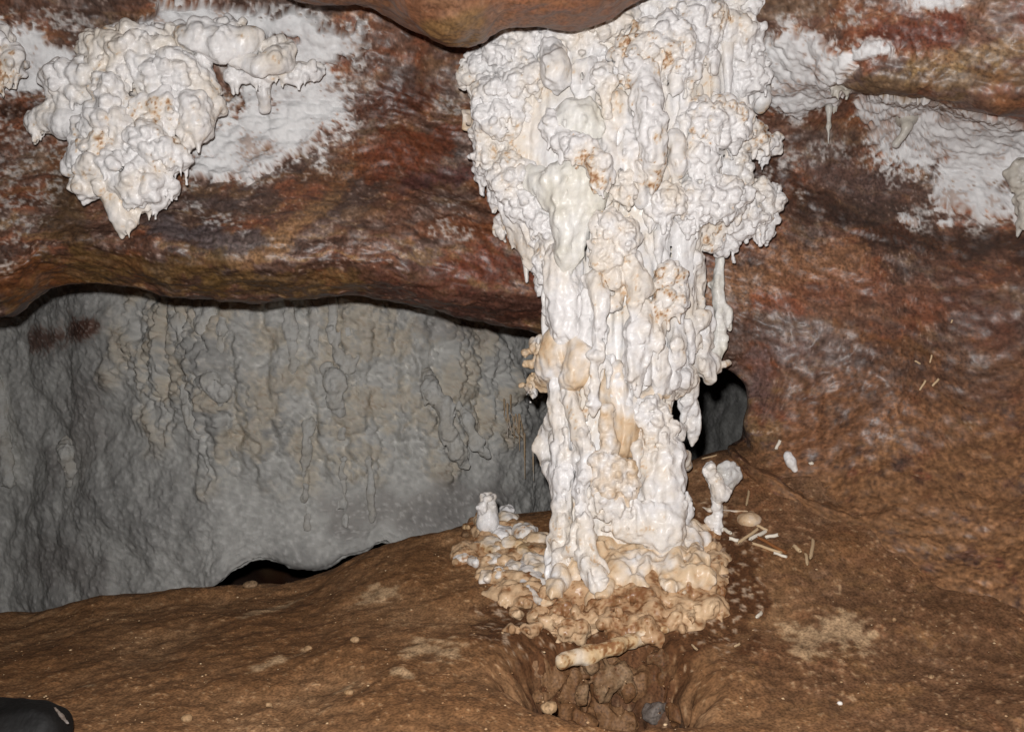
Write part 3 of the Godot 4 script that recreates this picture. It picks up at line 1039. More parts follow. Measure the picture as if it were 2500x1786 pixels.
# ------------------------------------------------------------------ the pale wall at the back of the recess
func build_back_wall() -> void:
	var foot := {-900: 1640, -300: 1640, 0: 1620, 250: 1560, 430: 1470, 520: 1432, 575: 1388, 640: 1362, 700: 1364, 735: 1374, 800: 1366, 880: 1342, 960: 1335, 1100: 1480, 1300: 1600, 1450: 1600, 1600: 1600, 1800: 1600, 2200: 1600}
	var deep := {-900: 4.2, -300: 4.5, 0: 4.35, 250: 3.95, 430: 3.78, 520: 3.7, 575: 3.7, 640: 3.7, 700: 3.7, 735: 3.7, 800: 3.7, 880: 3.7, 960: 3.75, 1100: 3.8, 1300: 4.1, 1450: 5.0, 1600: 6.2, 1800: 7.0, 2200: 7.0}
	var cols := []
	for px in foot:
		var y: float = foot[px]
		var d: float = deep[px]
		cols.append([W(px, 380, d - 0.5), W(px, 640, d - 0.05), W(px, 780, d), W(px, 920, d), W(px, 1060, d + 0.03), W(px, 1200, d + 0.02), W(px, (1200 + y) * 0.5, d + 0.01), W(px, y - 30, d), W(px, y - 5, d + 0.01), W(px, y, d + 0.035), W(px, y - 30, d + 0.16), W(px, y - 260, d + 1.0)])
	var g := net(cols, 0.0085, 100)
	var base: PackedVector3Array = g.p
	var nb := grid_normals(g, false)
	var knobby := [stroke(450, 850, 1000, 900, 3.7, 260), stroke(560, 1080, 1050, 1060, 3.7, 130), stroke(1000, 900, 1180, 960, 3.75, 170)]
	var bare := [stroke(40, 830, 240, 808, 4.1, 34), stroke(190, 800, 250, 800, 4.0, 26)]
	var dark := [stroke(60, 1380, 260, 1390, 4.1, 60), stroke(1060, 790, 1130, 800, 3.75, 50), stroke(850, 1240, 1200, 1230, 3.8, 60), stroke(120, 1000, 60, 1150, 3.75, 90)]
	sheet = {"base": base, "n": nb, "knobby": knobby, "bare": bare, "dark": dark}
	run_bands(g.h, g.w, back_band)
	g.p = joined_points(0)
	var C := joined_colors(1)
	var mi := commit("back_wall", g.p, grid_normals(g, false), C, grid_index(g.w, g.h, false), M.dull_crust, self)
	tag(mi, "pale grey flowstone wall at the back of the low recess", "", "", "structure")
	# what closes the cave far behind and beside
	var shell := [[W(-3500, 300, 3.0), W(-3500, 2600, 3.0)], [W(-1500, 300, 6.5), W(-1500, 1700, 6.5)], [W(0, 300, 8.5), W(0, 1500, 8.5)], [W(1300, 300, 8.5), W(1300, 1500, 8.5)], [W(2600, 300, 8.0), W(2600, 1500, 8.0)], [W(4200, 300, 4.5), W(4200, 2200, 4.5)]]
	g = net(shell, 0.12)
	base = g.p
	C = PackedColorArray()
	C.resize(base.size())
	for i in base.size():
		C[i] = rock_color(base[i] * 0.5)
		base[i] += Vector3(0, 0, 0.25 * fbm.get_noise_3d(base[i].x, base[i].y * 1.5, 0))
	g.p = base
	mi = commit("far_wall", base, grid_normals(g, false), C, grid_index(g.w, g.h, false), M.rock, self)
	tag(mi, "dark far rock seen through the gap under the pale wall", "", "", "structure")


func back_band(from: int, to: int) -> Array:
	var P0 := PackedVector3Array()
	var C := PackedColorArray()
	P0.resize(to - from)
	C.resize(to - from)
	var base: PackedVector3Array = sheet.base
	var nb: PackedVector3Array = sheet.n
	for i in range(from, to):
		var q := base[i]
		var b := fine.get_noise_3d(q.x * 5.0, q.y * 5.0, q.z * 5.0)
		var a := fbm.get_noise_3d(q.x * 1.6, q.y * 1.6, q.z * 1.6 + 2.0)
		var f := fine.get_noise_3d(q.x * 34.0, q.y * 34.0, q.z * 34.0)
		var m := -1.0
		for s in sheet.knobby:
			m = maxf(m, near_stroke(s, Vector3(q.x, q.y, -s[3])))
		m = smoothstep(-0.1, 0.35, m + b * 0.35)
		var k := cell.get_noise_3d(q.x * 19.0 + f * 0.5, q.y * 13.0, q.z * 19.0) + 1.0
		var k2 := cell.get_noise_3d(q.x * 36.0, q.y * 30.0, q.z * 36.0) + 1.0
		var flow := fine.get_noise_3d(q.x * 9.0, q.y * 1.6, 5.0)
		var up := a * 0.06 + b * 0.012 + m * (0.036 * (0.6 - k * k * 1.2) + 0.026 * (0.6 - k2 * k2 * 1.2) + flow * 0.035) + (1.0 - m) * (f * 0.004 + 0.005 * (0.6 - k2 * k2 * 1.2))
		var c := Color(0.83, 0.825, 0.805).lerp(Color(0.73, 0.725, 0.71), smoothstep(-0.2, 0.4, a + b * 0.4))
		c = c.lerp(Color(0.86, 0.82, 0.75), m * smoothstep(-0.25, 0.35, b + f * 0.5) * 0.8)
		c = c.lerp(Color(0.55, 0.45, 0.35), m * smoothstep(0.35, 0.7, f + b * 0.5) * 0.35)
		for s in sheet.bare:
			c = c.lerp(Color(0.42, 0.31, 0.27), smoothstep(-0.1, 0.7, near_stroke(s, Vector3(q.x, q.y, -s[3])) + b * 0.6 + f * 0.6) * 0.8)
		for s in sheet.dark:
			c = c.lerp(Color(0.50, 0.47, 0.455), smoothstep(-0.1, 0.6, near_stroke(s, Vector3(q.x, q.y, -s[3])) + b * 0.7 + f * 0.5) * 0.36)
		if f > 0.42:
			c = c.lerp(Color(0.88, 0.875, 0.86), 0.4)
		var t := 1.0 + f * 0.12 + k2 * 0.05 - 0.03
		C[i - from] = Color(c.r * t, c.g * t, c.b * t)
		P0[i - from] = q + nb[i] * up
	return [P0, C]


# ------------------------------------------------------------------ the white column
func build_column() -> void:
	var t := thing("calcite_column", "white calcite column from ceiling to floor, thick with knobs and stalactites", "cave column", W(1500, 1400, 2.1))
	mode = 1
	# the core, under everything
	crop = FULL
	T([[1530, -120, 0.13, 330], [1520, 40, 0.14, 330], [1500, 300, 0.14, 320], [1495, 430, 0.14, 290], [1512, 540, 0.13, 185]], 0.03, 0.42)
	T([[1512, 540, 0.13, 185], [1512, 700, 0.12, 175], [1520, 850, 0.12, 170]], 0.03, 0.5)
	T([[1520, 850, 0.12, 165], [1490, 1000, 0.11, 130], [1500, 1150, 0.11, 135], [1520, 1330, 0.11, 165]], 0.03, 0.6)
	part(t, "flowstone_core", "cream", 0.005, [0.006, 36.0, 0.008, 14.0, 0.02])
	crop = CROP_A
	# popcorn along the top left
	P(400, 400, 0.01, 120, 110, 100, 46); P(560, 310, 0.0, 150, 90, 100, 44); P(650, 215, 0.01, 150, 70, 90, 34); P(640, 440, -0.01, 120, 90, 90, 34); P(500, 530, -0.01, 150, 90, 100, 40)
	part(t, "popcorn", "white", 0.0034)
	P(500, 640, -0.01, 140, 130, 110, 44); P(440, 810, 0.01, 95, 140, 110, 38); P(430, 930, 0.03, 60, 90, 80, 18); P(560, 960, 0.0, 120, 110, 100, 36); P(600, 1080, 0.01, 100, 80, 90, 26)
	part(t, "popcorn", "white", 0.0034)
	T([[520, 640, 0.06, 40], [340, 655, 0.03, 40]], 0.004); T([[300, 620, 0.02, 12], [300, 710, 0.02, 12], [350, 720, 0.02, 12], [365, 620, 0.02, 12], [300, 620, 0.02, 12]], 0.004)
	part(t, "broken_tube", "tan", 0.003, [0.0, 1.0, 0.002, 30.0, 0.0], "short broken tube end at the left edge")
	# top middle and right
	P(1060, 130, 0.02, 210, 120, 120, 56); P(880, 190, 0.02, 140, 80, 100, 26); P(1180, 40, 0.03, 180, 90, 100, 34); P(960, 270, 0.03, 130, 110, 90, 26)
	part(t, "popcorn", "cream", 0.004)
	P(1260, 330, -0.02, 130, 120, 110, 44); P(1420, 240, -0.02, 190, 140, 120, 60); P(1560, 110, 0.0, 180, 120, 120, 50); P(1600, 250, 0.0, 120, 130, 110, 36)
	P(1420, 380, -0.01, 170, 70, 90, 26)
	part(t, "popcorn", "stained", 0.0034)
	P(1800, 190, 0.01, 140, 140, 120, 46, 0.009, 0.018); P(2010, 130, 0.03, 140, 140, 120, 40, 0.010, 0.022); P(1860, 400, 0.02, 120, 140, 100, 40); P(1980, 330, 0.04, 80, 120, 90, 18)
	T([[2030, 240, 0.05, 60], [2020, 400, 0.05, 40], [2020, 470, 0.05, 22]], 0.01)
	part(t, "popcorn", "white", 0.004)
	P(1390, -60, 0.03, 260, 120, 140, 40); P(1750, -40, 0.03, 260, 140, 140, 50); P(2080, -40, 0.05, 160, 120, 120, 24)
	part(t, "popcorn", "white", 0.005)
	# right side clusters
	P(1700, 680, -0.02, 190, 130, 130, 66); P(1880, 750, 0.0, 110, 100, 110, 34); P(1985, 790, 0.02, 70, 50, 60, 16); P(1890, 840, 0.02, 100, 40, 60, 16)
	part(t, "popcorn", "stained", 0.0034)
	P(1620, 860, -0.01, 90, 120, 90, 26); P(1800, 960, 0.02, 100, 110, 90, 30)
	part(t, "popcorn", "white", 0.004)
	P(1680, 1100, -0.03, 180, 110, 130, 60, 0.008, 0.018); P(1560, 1180, 0.0, 80, 90, 90, 20); P(1840, 1180, -0.02, 160, 120, 120, 50); P(1960, 1120, 0.0, 105, 100, 100, 36)
	part(t, "popcorn", "white", 0.0034)
	P(1930, 1260, 0.01, 80, 65, 80, 20); P(1660, 1290, -0.01, 80, 100, 80, 22); P(1760, 1330, 0.01, 60, 70, 70, 14); P(1960, 1090, -0.01, 60, 50, 60, 14)
	part(t, "popcorn", "stained", 0.0034)
	T([[1960, 500, 0.05, 44], [1950, 560, 0.04, 52], [1945, 610, 0.05, 26]], 0.01)
	part(t, "knob", "stained", 0.0038, [0.002, 40.0, 0.002, 25.0, 0.0], "brown capped knob at the right edge")
	# smooth bodies in the middle
	T([[790, 270, -0.02, 62], [810, 380, -0.05, 76], [820, 440, -0.04, 58], [818, 505, -0.02, 12]], 0.015)
	part(t, "smooth_bulb", "white", 0.0035, [0.0025, 46.0, 0.007, 22.0, 0.006])
	E(900, 690, -0.02, 130, 110, 110, 0.02); T([[960, 640, -0.02, 100], [1010, 720, -0.01, 70], [1020, 780, 0.0, 30]], 0.02)
	part(t, "smooth_bulge", "grey", 0.0035, [0.0025, 46.0, 0.007, 22.0, 0.006])
	P(880, 780, -0.05, 60, 50, 60, 14); P(960, 830, -0.07, 70, 55, 60, 20); P(1040, 900, -0.07, 70, 60, 60, 22); P(1060, 980, -0.06, 60, 60, 60, 16); P(780, 690, -0.04, 36, 50, 50, 9)
	part(t, "popcorn", "stained", 0.0035, [0.006, 55.0, 0.003, 25.0, 0.0], "brown stained popcorn ridge over the smooth grey bulge")
	T([[700, 990, 0.0, 70], [800, 1010, -0.02, 80], [780, 1090, -0.02, 46], [770, 1165, -0.02, 10]], 0.03, 0.7); T([[950, 950, -0.02, 80], [1000, 1060, -0.02, 80], [960, 1150, -0.02, 60], [930, 1280, -0.01, 50], [920, 1420, 0.0, 40]], 0.04, 0.7); T([[860, 960, -0.02, 50], [840, 1100, -0.03, 44], [850, 1250, -0.03, 46], [870, 1400, -0.03, 46], [862, 1600, -0.01, 40]], 0.03)
	part(t, "flowstone_tongue", "grey", 0.0038, [0.002, 50.0, 0.008, 20.0, 0.006], "smooth greenish grey tongue of flowstone")
	T([[1300, 430, -0.03, 90], [1325, 560, -0.06, 78], [1345, 700, -0.07, 76], [1350, 850, -0.07, 62], [1355, 900, -0.06, 58], [1345, 1000, -0.05, 38], [1342, 1060, -0.05, 8]], 0.012)
	part(t, "stalactite", "stained", 0.0034, [0.006, 48.0, 0.008, 22.0, 0.004], "thick stalactite streaked with rusty brown")
	T([[1190, 720, 0.0, 50], [1230, 860, -0.01, 80], [1260, 1000, -0.01, 60], [1290, 1100, 0.0, 50]], 0.02); T([[1470, 780, -0.01, 60], [1480, 900, -0.02, 55], [1470, 1010, -0.01, 20]], 0.012); T([[1000, 360, 0.0, 50], [980, 480, -0.01, 42], [980, 580, 0.0, 40]], 0.012); T([[930, 380, -0.01, 30], [920, 470, -0.01, 26], [930, 540, 0.0, 22]], 0.01)
	part(t, "flowstone_fold", "white", 0.004, [0.004, 46.0, 0.008, 20.0, 0.008])
	P(1080, 440, -0.03, 50, 60, 50, 16); T([[1085, 480, -0.04, 24], [1095, 640, -0.03, 18]], 0.006)
	part(t, "popcorn", "cream", 0.0035)
	T([[1090, 640, 0.0, 44], [1110, 900, -0.01, 60], [1090, 1060, 0.0, 36], [1085, 1180, 0.01, 12]], 0.012); T([[1160, 560, 0.0, 60], [1180, 680, 0.0, 50]], 0.02)
	part(t, "flowstone_fold", "cream", 0.004, [0.004, 46.0, 0.008, 20.0, 0.008])
	P(1190, 1040, -0.01, 60, 80, 70, 24, 0.006, 0.012); P(1430, 1110, -0.01, 110, 80, 80, 36, 0.006, 0.012); P(1390, 1190, 0.0, 80, 50, 60, 16, 0.006, 0.011)
	part(t, "popcorn", "cream", 0.0035)
	P(1100, 1250, -0.03, 85, 75, 80, 30, 0.007, 0.013); P(1190, 1320, -0.03, 70, 110, 80, 30, 0.007, 0.013); P(1080, 1400, -0.03, 80, 70, 80, 20, 0.008, 0.014)
	part(t, "popcorn", "cream", 0.0035)
	# hanging things on the left side
	T([[645, 1140, 0.0, 44], [655, 1240, 0.0, 32], [650, 1340, 0.0, 16]], 0.008)
	part(t, "stalactite", "white", 0.003, [0.0, 1.0, 0.002, 35.0, 0.002])
	T([[585, 1230, 0.03, 18], [588, 1290, 0.02, 13], [588, 1362, 0.02, 7]], 0.005)
	part(t, "stalactite", "white", 0.003, [0.0, 1.0, 0.002, 35.0, 0.002])
	T([[640, 1300, 0.02, 30], [646, 1440, 0.0, 22], [650, 1560, 0.0, 11]], 0.006)
	part(t, "stalactite", "white", 0.003, [0.0, 1.0, 0.0015, 35.0, 0.002], "slender stalactite hanging clear at the left side")
	P(545, 1230, 0.03, 60, 36, 50, 14, 0.006, 0.010); P(505, 1275, 0.04, 28, 28, 30, 6, 0.005, 0.008)
	part(t, "popcorn", "white", 0.0034)
	P(715, 1310, 0.03, 34, 50, 50, 12); P(760, 1440, 0.02, 50, 110, 70, 24); P(735, 1570, 0.04, 36, 46, 60, 10); P(770, 1240, 0.01, 60, 80, 60, 18)
	part(t, "popcorn", "white", 0.0034)
	P(520, 1090, 0.03, 70, 80, 70, 20); P(610, 1190, 0.03, 70, 70, 70, 16); P(620, 1110, 0.0, 90, 90, 80, 20); P(700, 1200, 0.0, 60, 70, 70, 14); P(770, 1500, 0.01, 50, 80, 60, 16)
	part(t, "popcorn", "white", 0.0034)
	drips(16, 690, 880, 1080, 1420, 70, 190, 12, 26, 0.0)
	part(t, "small_stalactites", "cream", 0.0035, [0.002, 50.0, 0.002, 30.0, 0.002])
	drips(14, 1350, 1800, 240, 620, 60, 240, 12, 26, -0.01); T([[1760, 250, -0.01, 40], [1765, 400, -0.01, 24], [1762, 560, 0.0, 16]], 0.008); T([[1510, 640, 0.0, 22], [1508, 830, 0.0, 8]], 0.006); T([[1480, 400, -0.03, 48], [1480, 480, -0.03, 34], [1460, 540, -0.03, 6]], 0.01); T([[1690, 330, -0.03, 32], [1690, 390, -0.04, 26]], 0.008)
	part(t, "small_stalactites", "cream", 0.0035, [0.002, 50.0, 0.002, 30.0, 0.002])
	T([[1700, 860, -0.02, 22], [1700, 980, -0.02, 26]], 0.008); T([[1620, 950, 0.0, 40], [1560, 960, 0.0, 10]], 0.006); T([[1875, 850, 0.05, 16], [1865, 1000, 0.05, 16]], 0.008); E(1390, 960, 0.0, 60, 70, 50)
	part(t, "flowstone_fold", "cream", 0.0038, [0.0, 1.0, 0.003, 22.0, 0.003])
	drips(34, 1000, 1620, 560, 1500, 60, 260, 12, 34, 0.004)
	part(t, "small_stalactites", "cream", 0.004, [0.002, 50.0, 0.002, 30.0, 0.002])
	# ---- the shaft below
	crop = CROP_B
	T([[520, -60, 0.0, 130], [515, 150, -0.01, 118], [520, 330, -0.01, 110], [530, 480, -0.01, 105]], 0.02); P(500, 60, 0.0, 110, 120, 100, 30, 0.006, 0.012); P(500, 330, 0.0, 110, 150, 100, 34, 0.005, 0.011)
	for i in 26:
		var a := rng.randf_range(-1.2, 1.2)
		E(515 + 118 * sin(a), rng.randf_range(-60, 480), 0.06 - 0.075 * cos(a), 20, 20, 20, 0.005)
	part(t, "flowstone_shaft", "cream", 0.0036, [0.003, 58.0, 0.0055, 24.0, 0.007])
	T([[520, 480, 0.0, 110], [480, 620, -0.02, 130], [440, 720, -0.02, 120], [400, 820, 0.0, 80]], 0.02, 0.6); T([[600, 560, -0.01, 70], [640, 660, -0.02, 85], [600, 780, -0.02, 90], [560, 860, -0.01, 70]], 0.02, 0.7)
	P(290, 860, 0.03, 50, 70, 60, 22, 0.006, 0.011); T([[330, 600, 0.02, 40], [250, 620, 0.02, 16]], 0.006); T([[300, 560, 0.03, 40], [310, 580, 0.03, 14]], 0.006)
	for q in [[245, 625], [240, 715], [300, 590], [340, 540], [360, 515], [225, 855], [280, 700], [330, 660], [450, 720], [560, 610], [660, 640], [720, 715], [640, 850]]:
		E(q[0], q[1], 0.01, 26, 22, 30, 0.005)
	part(t, "flowstone_flange", "tan", 0.0036, [0.003, 58.0, 0.0055, 24.0, 0.007], "tan edged flange bulging left from the column")
	T([[480, 850, 0.0, 90], [490, 960, 0.0, 82], [480, 1060, 0.0, 66], [510, 1200, -0.01, 48], [520, 1330, -0.01, 52], [505, 1480, -0.01, 84], [510, 1640, -0.01, 80]], 0.015); T([[560, 900, -0.01, 60], [610, 1080, -0.02, 55], [640, 1200, -0.02, 60], [680, 1330, -0.02, 52], [690, 1440, -0.02, 50], [640, 1600, -0.02, 46]], 0.012); T([[470, 1000, 0.02, 50], [400, 1200, 0.03, 60], [355, 1310, 0.03, 62], [400, 1400, 0.03, 40], [450, 1500, 0.02, 60]], 0.015, 0.5); T([[540, 1180, -0.02, 20], [545, 1400, -0.02, 16]], 0.006); T([[440, 1240, -0.01, 12], [450, 1340, -0.01, 9]], 0.004)
	drips(14, 430, 700, 880, 1300, 80, 220, 14, 26, -0.01)
	part(t, "flowstone_shaft", "cream", 0.0036, [0.003, 58.0, 0.0055, 24.0, 0.007])
	T([[730, 100, -0.03, 70], [790, 230, -0.04, 60], [800, 290, -0.04, 52], [775, 420, -0.04, 34], [765, 560, -0.04, 30], [750, 650, -0.04, 42], [735, 760, -0.04, 36], [745, 860, -0.04, 28], [745, 1000, -0.04, 34], [738, 1085, -0.03, 10]], 0.01); E(730, 640, -0.05, 44, 30, 30)
	part(t, "stalactite", "cream", 0.0033, [0.003, 58.0, 0.0055, 24.0, 0.007], "long jointed stalactite down the middle of the column")
	T([[720, 170, 0.0, 55], [690, 400, 0.0, 52], [690, 640, 0.0, 50], [700, 900, 0.0, 44]], 0.012); drips(10, 640, 860, 250, 900, 80, 240, 14, 28, 0.0)
	part(t, "flowstone_fold", "cream", 0.004, [0.003, 58.0, 0.0055, 24.0, 0.007])
	T([[980, -40, -0.02, 90], [1060, 150, -0.03, 90], [1030, 280, -0.03, 44], [1015, 435, -0.03, 10]], 0.02); T([[880, 60, -0.03, 60], [900, 130, -0.03, 40], [930, 90, -0.03, 22]], 0.01); E(880, 290, -0.02, 70, 34, 40, 0.01); T([[940, 170, -0.01, 26], [880, 260, -0.02, 44], [830, 280, -0.02, 22]], 0.01)
	part(t, "stalactite", "cream", 0.0036, [0.003, 58.0, 0.0055, 24.0, 0.007])
	T([[1100, 300, -0.01, 80], [1060, 480, -0.02, 92], [1040, 650, -0.02, 72], [1030, 780, -0.02, 52], [1045, 870, -0.02, 14]], 0.015); P(1130, 540, -0.02, 100, 90, 80, 20, 0.008, 0.014); P(1070, 620, -0.02, 80, 80, 70, 14, 0.007, 0.012); P(1020, 800, -0.02, 46, 50, 50, 16, 0.005, 0.009); E(1180, 400, 0.0, 90, 100, 70)
	part(t, "stalactite", "cream", 0.0036, [0.003, 58.0, 0.0055, 24.0, 0.007], "thick knobbly stalactite in the middle of the column")
	E(1290, 170, -0.02, 130, 190, 110, 0.02); P(1280, 70, -0.04, 120, 90, 80, 34, 0.006, 0.012); P(1280, 270, -0.04, 130, 90, 80, 26, 0.007, 0.013); T([[1360, 280, -0.03, 60], [1370, 400, -0.03, 12]], 0.01)
	part(t, "popcorn", "stained", 0.0036, [0.004, 48.0, 0.003, 20.0, 0.0], "boxy stained popcorn lump on the right of the shaft")
	T([[1480, -60, 0.0, 60], [1490, 150, 0.01, 50], [1480, 340, 0.01, 44]], 0.012); T([[1440, -20, 0.02, 30], [1455, 300, 0.02, 34]], 0.01); P(1470, 400, 0.0, 90, 60, 70, 14, 0.010, 0.018); T([[1330, 420, 0.0, 60], [1340, 560, -0.01, 64], [1330, 680, -0.01, 58], [1340, 790, 0.0, 16]], 0.015); T([[1410, 430, -0.02, 38], [1430, 560, -0.02, 34], [1430, 685, -0.02, 26]], 0.008)
	T([[1520, 420, 0.01, 60], [1530, 560, 0.01, 54], [1520, 700, 0.01, 62], [1560, 800, 0.01, 46]], 0.012); E(1420, 760, 0.0, 60, 60, 50); E(1600, 690, 0.03, 60, 60, 50); E(1640, 750, 0.04, 30, 30, 30); T([[1600, 720, 0.03, 36], [1705, 700, 0.03, 24]], 0.008); E(1555, 340, 0.02, 40, 40, 40); E(1580, 405, 0.02, 30, 30, 30)
	part(t, "flowstone_shaft", "cream", 0.0036, [0.003, 58.0, 0.0055, 24.0, 0.007])
	T([[1650, -160, 0.06, 26], [1645, -40, 0.05, 28], [1625, 130, 0.05, 44], [1640, 260, 0.05, 34], [1660, 340, 0.05, 50], [1650, 450, 0.05, 46], [1645, 560, 0.05, 46], [1600, 700, 0.04, 60]], 0.012)
	for i in 9:
		E(1690 - (i % 3) * 6, 300 + i * 34, 0.04, 14, 14, 14, 0.005)
	part(t, "thin_column", "grey", 0.0033, [0.003, 58.0, 0.0055, 24.0, 0.007], "thin greenish white column standing free on the right side")
	T([[1300, 800, 0.01, 90], [1400, 800, 0.02, 80], [1420, 900, 0.02, 62], [1450, 1040, 0.03, 54], [1465, 1170, 0.03, 40], [1455, 1230, 0.03, 22], [1450, 1290, 0.03, 7]], 0.015); P(1390, 960, 0.03, 30, 60, 40, 8, 0.006, 0.010)
	part(t, "stalactite", "cream", 0.0033, [0.003, 58.0, 0.0055, 24.0, 0.007], "large stalactite hanging before the dark hole")
	T([[1200, 620, 0.0, 60], [1220, 760, 0.0, 66], [1210, 860, 0.01, 50], [1290, 920, 0.02, 44]], 0.015); T([[1120, 700, -0.01, 26], [1130, 830, -0.01, 24]], 0.008); drips(16, 820, 1260, 560, 1000, 60, 200, 14, 34, 0.01)
	part(t, "small_stalactites", "cream", 0.0036, [0.003, 58.0, 0.0055, 24.0, 0.007])
	T([[900, 760, 0.03, 90], [900, 950, 0.04, 100], [960, 1100, 0.03, 90], [930, 1300, 0.03, 110]], 0.03); T([[1040, 1020, 0.02, 30], [1080, 960, 0.02, 40], [1170, 930, 0.02, 60], [1250, 900, 0.02, 50]], 0.012); drips(12, 840, 1100, 880, 1300, 60, 240, 14, 40, 0.02)
	part(t, "flowstone_fold", "tan", 0.004, [0.0, 1.0, 0.004, 18.0, 0.006])
	P(1150, 1060, 0.0, 115, 110, 90, 40, 0.006, 0.013); P(1190, 1180, 0.0, 115, 110, 90, 36, 0.006, 0.013); T([[1320, 1200, 0.02, 70], [1400, 1150, 0.04, 10]], 0.008, 0.5); P(1180, 1290, 0.0, 110, 80, 80, 20, 0.007, 0.012)
	part(t, "popcorn", "cream", 0.0036)
	T([[1200, 1260, 0.01, 150], [1210, 1400, 0.0, 180], [1210, 1640, -0.01, 175]], 0.03, 0.7); T([[1320, 1320, 0.03, 70], [1410, 1430, 0.05, 22], [1440, 1440, 0.05, 6]], 0.02, 0.4); E(1180, 1440, -0.015, 40, 70, 40); E(1110, 1400, -0.01, 40, 60, 40); T([[1060, 1280, -0.02, 30], [1050, 1500, -0.02, 26]], 0.01)
	part(t, "flowstone_shaft", "cream", 0.004, [0.004, 44.0, 0.012, 17.0, 0.007])
	T([[840, 1020, -0.02, 36], [820, 1160, -0.02, 34], [850, 1260, -0.02, 46], [830, 1330, -0.02, 30]], 0.012); E(870, 1300, -0.02, 40, 40, 40); P(800, 1420, -0.02, 80, 70, 60, 14, 0.008, 0.014); P(930, 1450, -0.02, 90, 80, 70, 24, 0.006, 0.013); P(830, 1560, -0.02, 110, 80, 80, 26, 0.007, 0.013); P(960, 1570, -0.01, 90, 70, 70, 18, 0.008, 0.014)
	part(t, "popcorn", "tan", 0.0036)
	# ---- the foot
	crop = CROP_C
	T([[640, 0, -0.01, 64], [650, 150, -0.02, 62], [645, 300, -0.02, 58], [640, 420, -0.03, 58], [630, 540, -0.04, 62], [600, 640, -0.05, 46], [590, 760, -0.06, 26], [592, 860, -0.08, 26]], 0.012); T([[650, 600, -0.06, 40], [650, 700, -0.07, 36], [655, 800, -0.08, 36], [655, 890, -0.1, 34]], 0.01); P(645, 640, -0.07, 40, 50, 40, 12, 0.005, 0.009)
	part(t, "flowstone_shaft", "cream", 0.0034, [0.003, 58.0, 0.0055, 24.0, 0.007])
	T([[790, 40, -0.02, 46], [775, 140, -0.03, 46], [750, 240, -0.03, 34], [765, 360, -0.04, 30], [780, 410, -0.05, 32], [740, 450, -0.05, 32], [700, 520, -0.06, 26], [640, 600, -0.07, 26]], 0.012); T([[690, 560, -0.07, 40], [640, 610, -0.07, 30]], 0.01)
	part(t, "flowstone_twist", "cream", 0.0034, [0.003, 58.0, 0.0055, 24.0, 0.007], "twisting tube that crosses the foot of the column")
	T([[780, 430, -0.04, 46], [790, 520, -0.05, 44], [800, 600, -0.06, 40], [830, 680, -0.07, 62], [860, 780, -0.09, 70]], 0.02); P(990, 300, 0.0, 80, 60, 60, 16, 0.008, 0.014); E(1030, 420, 0.0, 95, 100, 80); P(1050, 340, -0.01, 70, 50, 60, 12, 0.008, 0.014); T([[1220, 280, 0.0, 140], [1210, 440, -0.02, 150]], 0.03, 0.7); P(1320, 310, 0.02, 60, 90, 60, 20, 0.006, 0.011); P(880, 330, -0.01, 50, 60, 50, 14, 0.007, 0.012); P(870, 240, -0.01, 70, 80, 60, 20, 0.008, 0.014)
	part(t, "flowstone_foot", "cream", 0.0038, [0.006, 44.0, 0.011, 17.0, 0.005])
	# apron of flowstone that spreads over the floor
	mode = 2
	for i in 170:
		var a := rng.randf() * TAU
		var r := sqrt(rng.randf())
		var x := 1110.0 + cos(a) * r * 500.0
		var y := 760.0 + sin(a) * r * 340.0
		var s := lerpf(16, 74, pow(rng.randf(), 1.6))
		E(x, y, lerpf(-0.04, 0.018, r * r), s * 1.5, s * rng.randf_range(0.4, 0.8), s * 1.3, 0.02)
	E(1180, 540, 0.05, 330, 100, 240, 0.05); E(880, 640, 0.04, 240, 130, 220, 0.05); E(1230, 690, 0.05, 280, 90, 240, 0.05); E(1060, 860, 0.05, 300, 90, 220, 0.05)
	for i in 150:
		var a := rng.randf() * TAU
		var r := rng.randf_range(0.3, 1.0)
		var s := rng.randf_range(8, 22)
		E(1080.0 + cos(a) * r * 500.0, 770.0 + sin(a) * r * 340.0, lerpf(-0.06, -0.005, r * r), s, s * 0.9, s, 0.005)
	drips(30, 700, 1500, 560, 980, 20, 60, 8, 18, -0.05)
	var apron := cur
	cur = []
	E(1010, 540, -0.03, 250, 150, 200, 0.04); E(1260, 510, -0.02, 250, 110, 220, 0.04); E(880, 620, -0.04, 150, 150, 160, 0.04); E(1080, 660, -0.05, 300, 90, 200, 0.04); E(700, 720, -0.04, 100, 130, 120, 0.04)
	for i in 34:
		var x := rng.randf_range(640, 1420)
		var y := rng.randf_range(470, 620)
		var r := rng.randf_range(14, 34)
		T([[x, y, -0.06, r * 0.8], [x + (x - 1040) * 0.12, y + rng.randf_range(70, 130), -0.085, r], [x + (x - 1040) * 0.25, y + rng.randf_range(150, 260), -0.07, r * 0.5]], 0.02)
	part(t, "flowstone_skirt", "tan", 0.004, [0.005, 46.0, 0.012, 15.0, 0.010], "cream skirt of flowstone flaring out from the foot")
	cur = apron
	part(t, "flowstone_apron", "apron", 0.0042, [0.007, 48.0, 0.014, 13.0, 0.003], "tan apron of flowstone spread round the foot")
	E(820, 740, 0.0, 90, 140, 90, 0.03); E(930, 900, 0.0, 110, 130, 100, 0.03); E(790, 740, -0.05, 30, 30, 30, 0.01); E(830, 870, -0.02, 50, 70, 50, 0.02)
	part(t, "flowstone_dome", "tan", 0.004, [0.001, 45.0, 0.006, 14.0, 0.0], "smooth rounded dome before the foot")
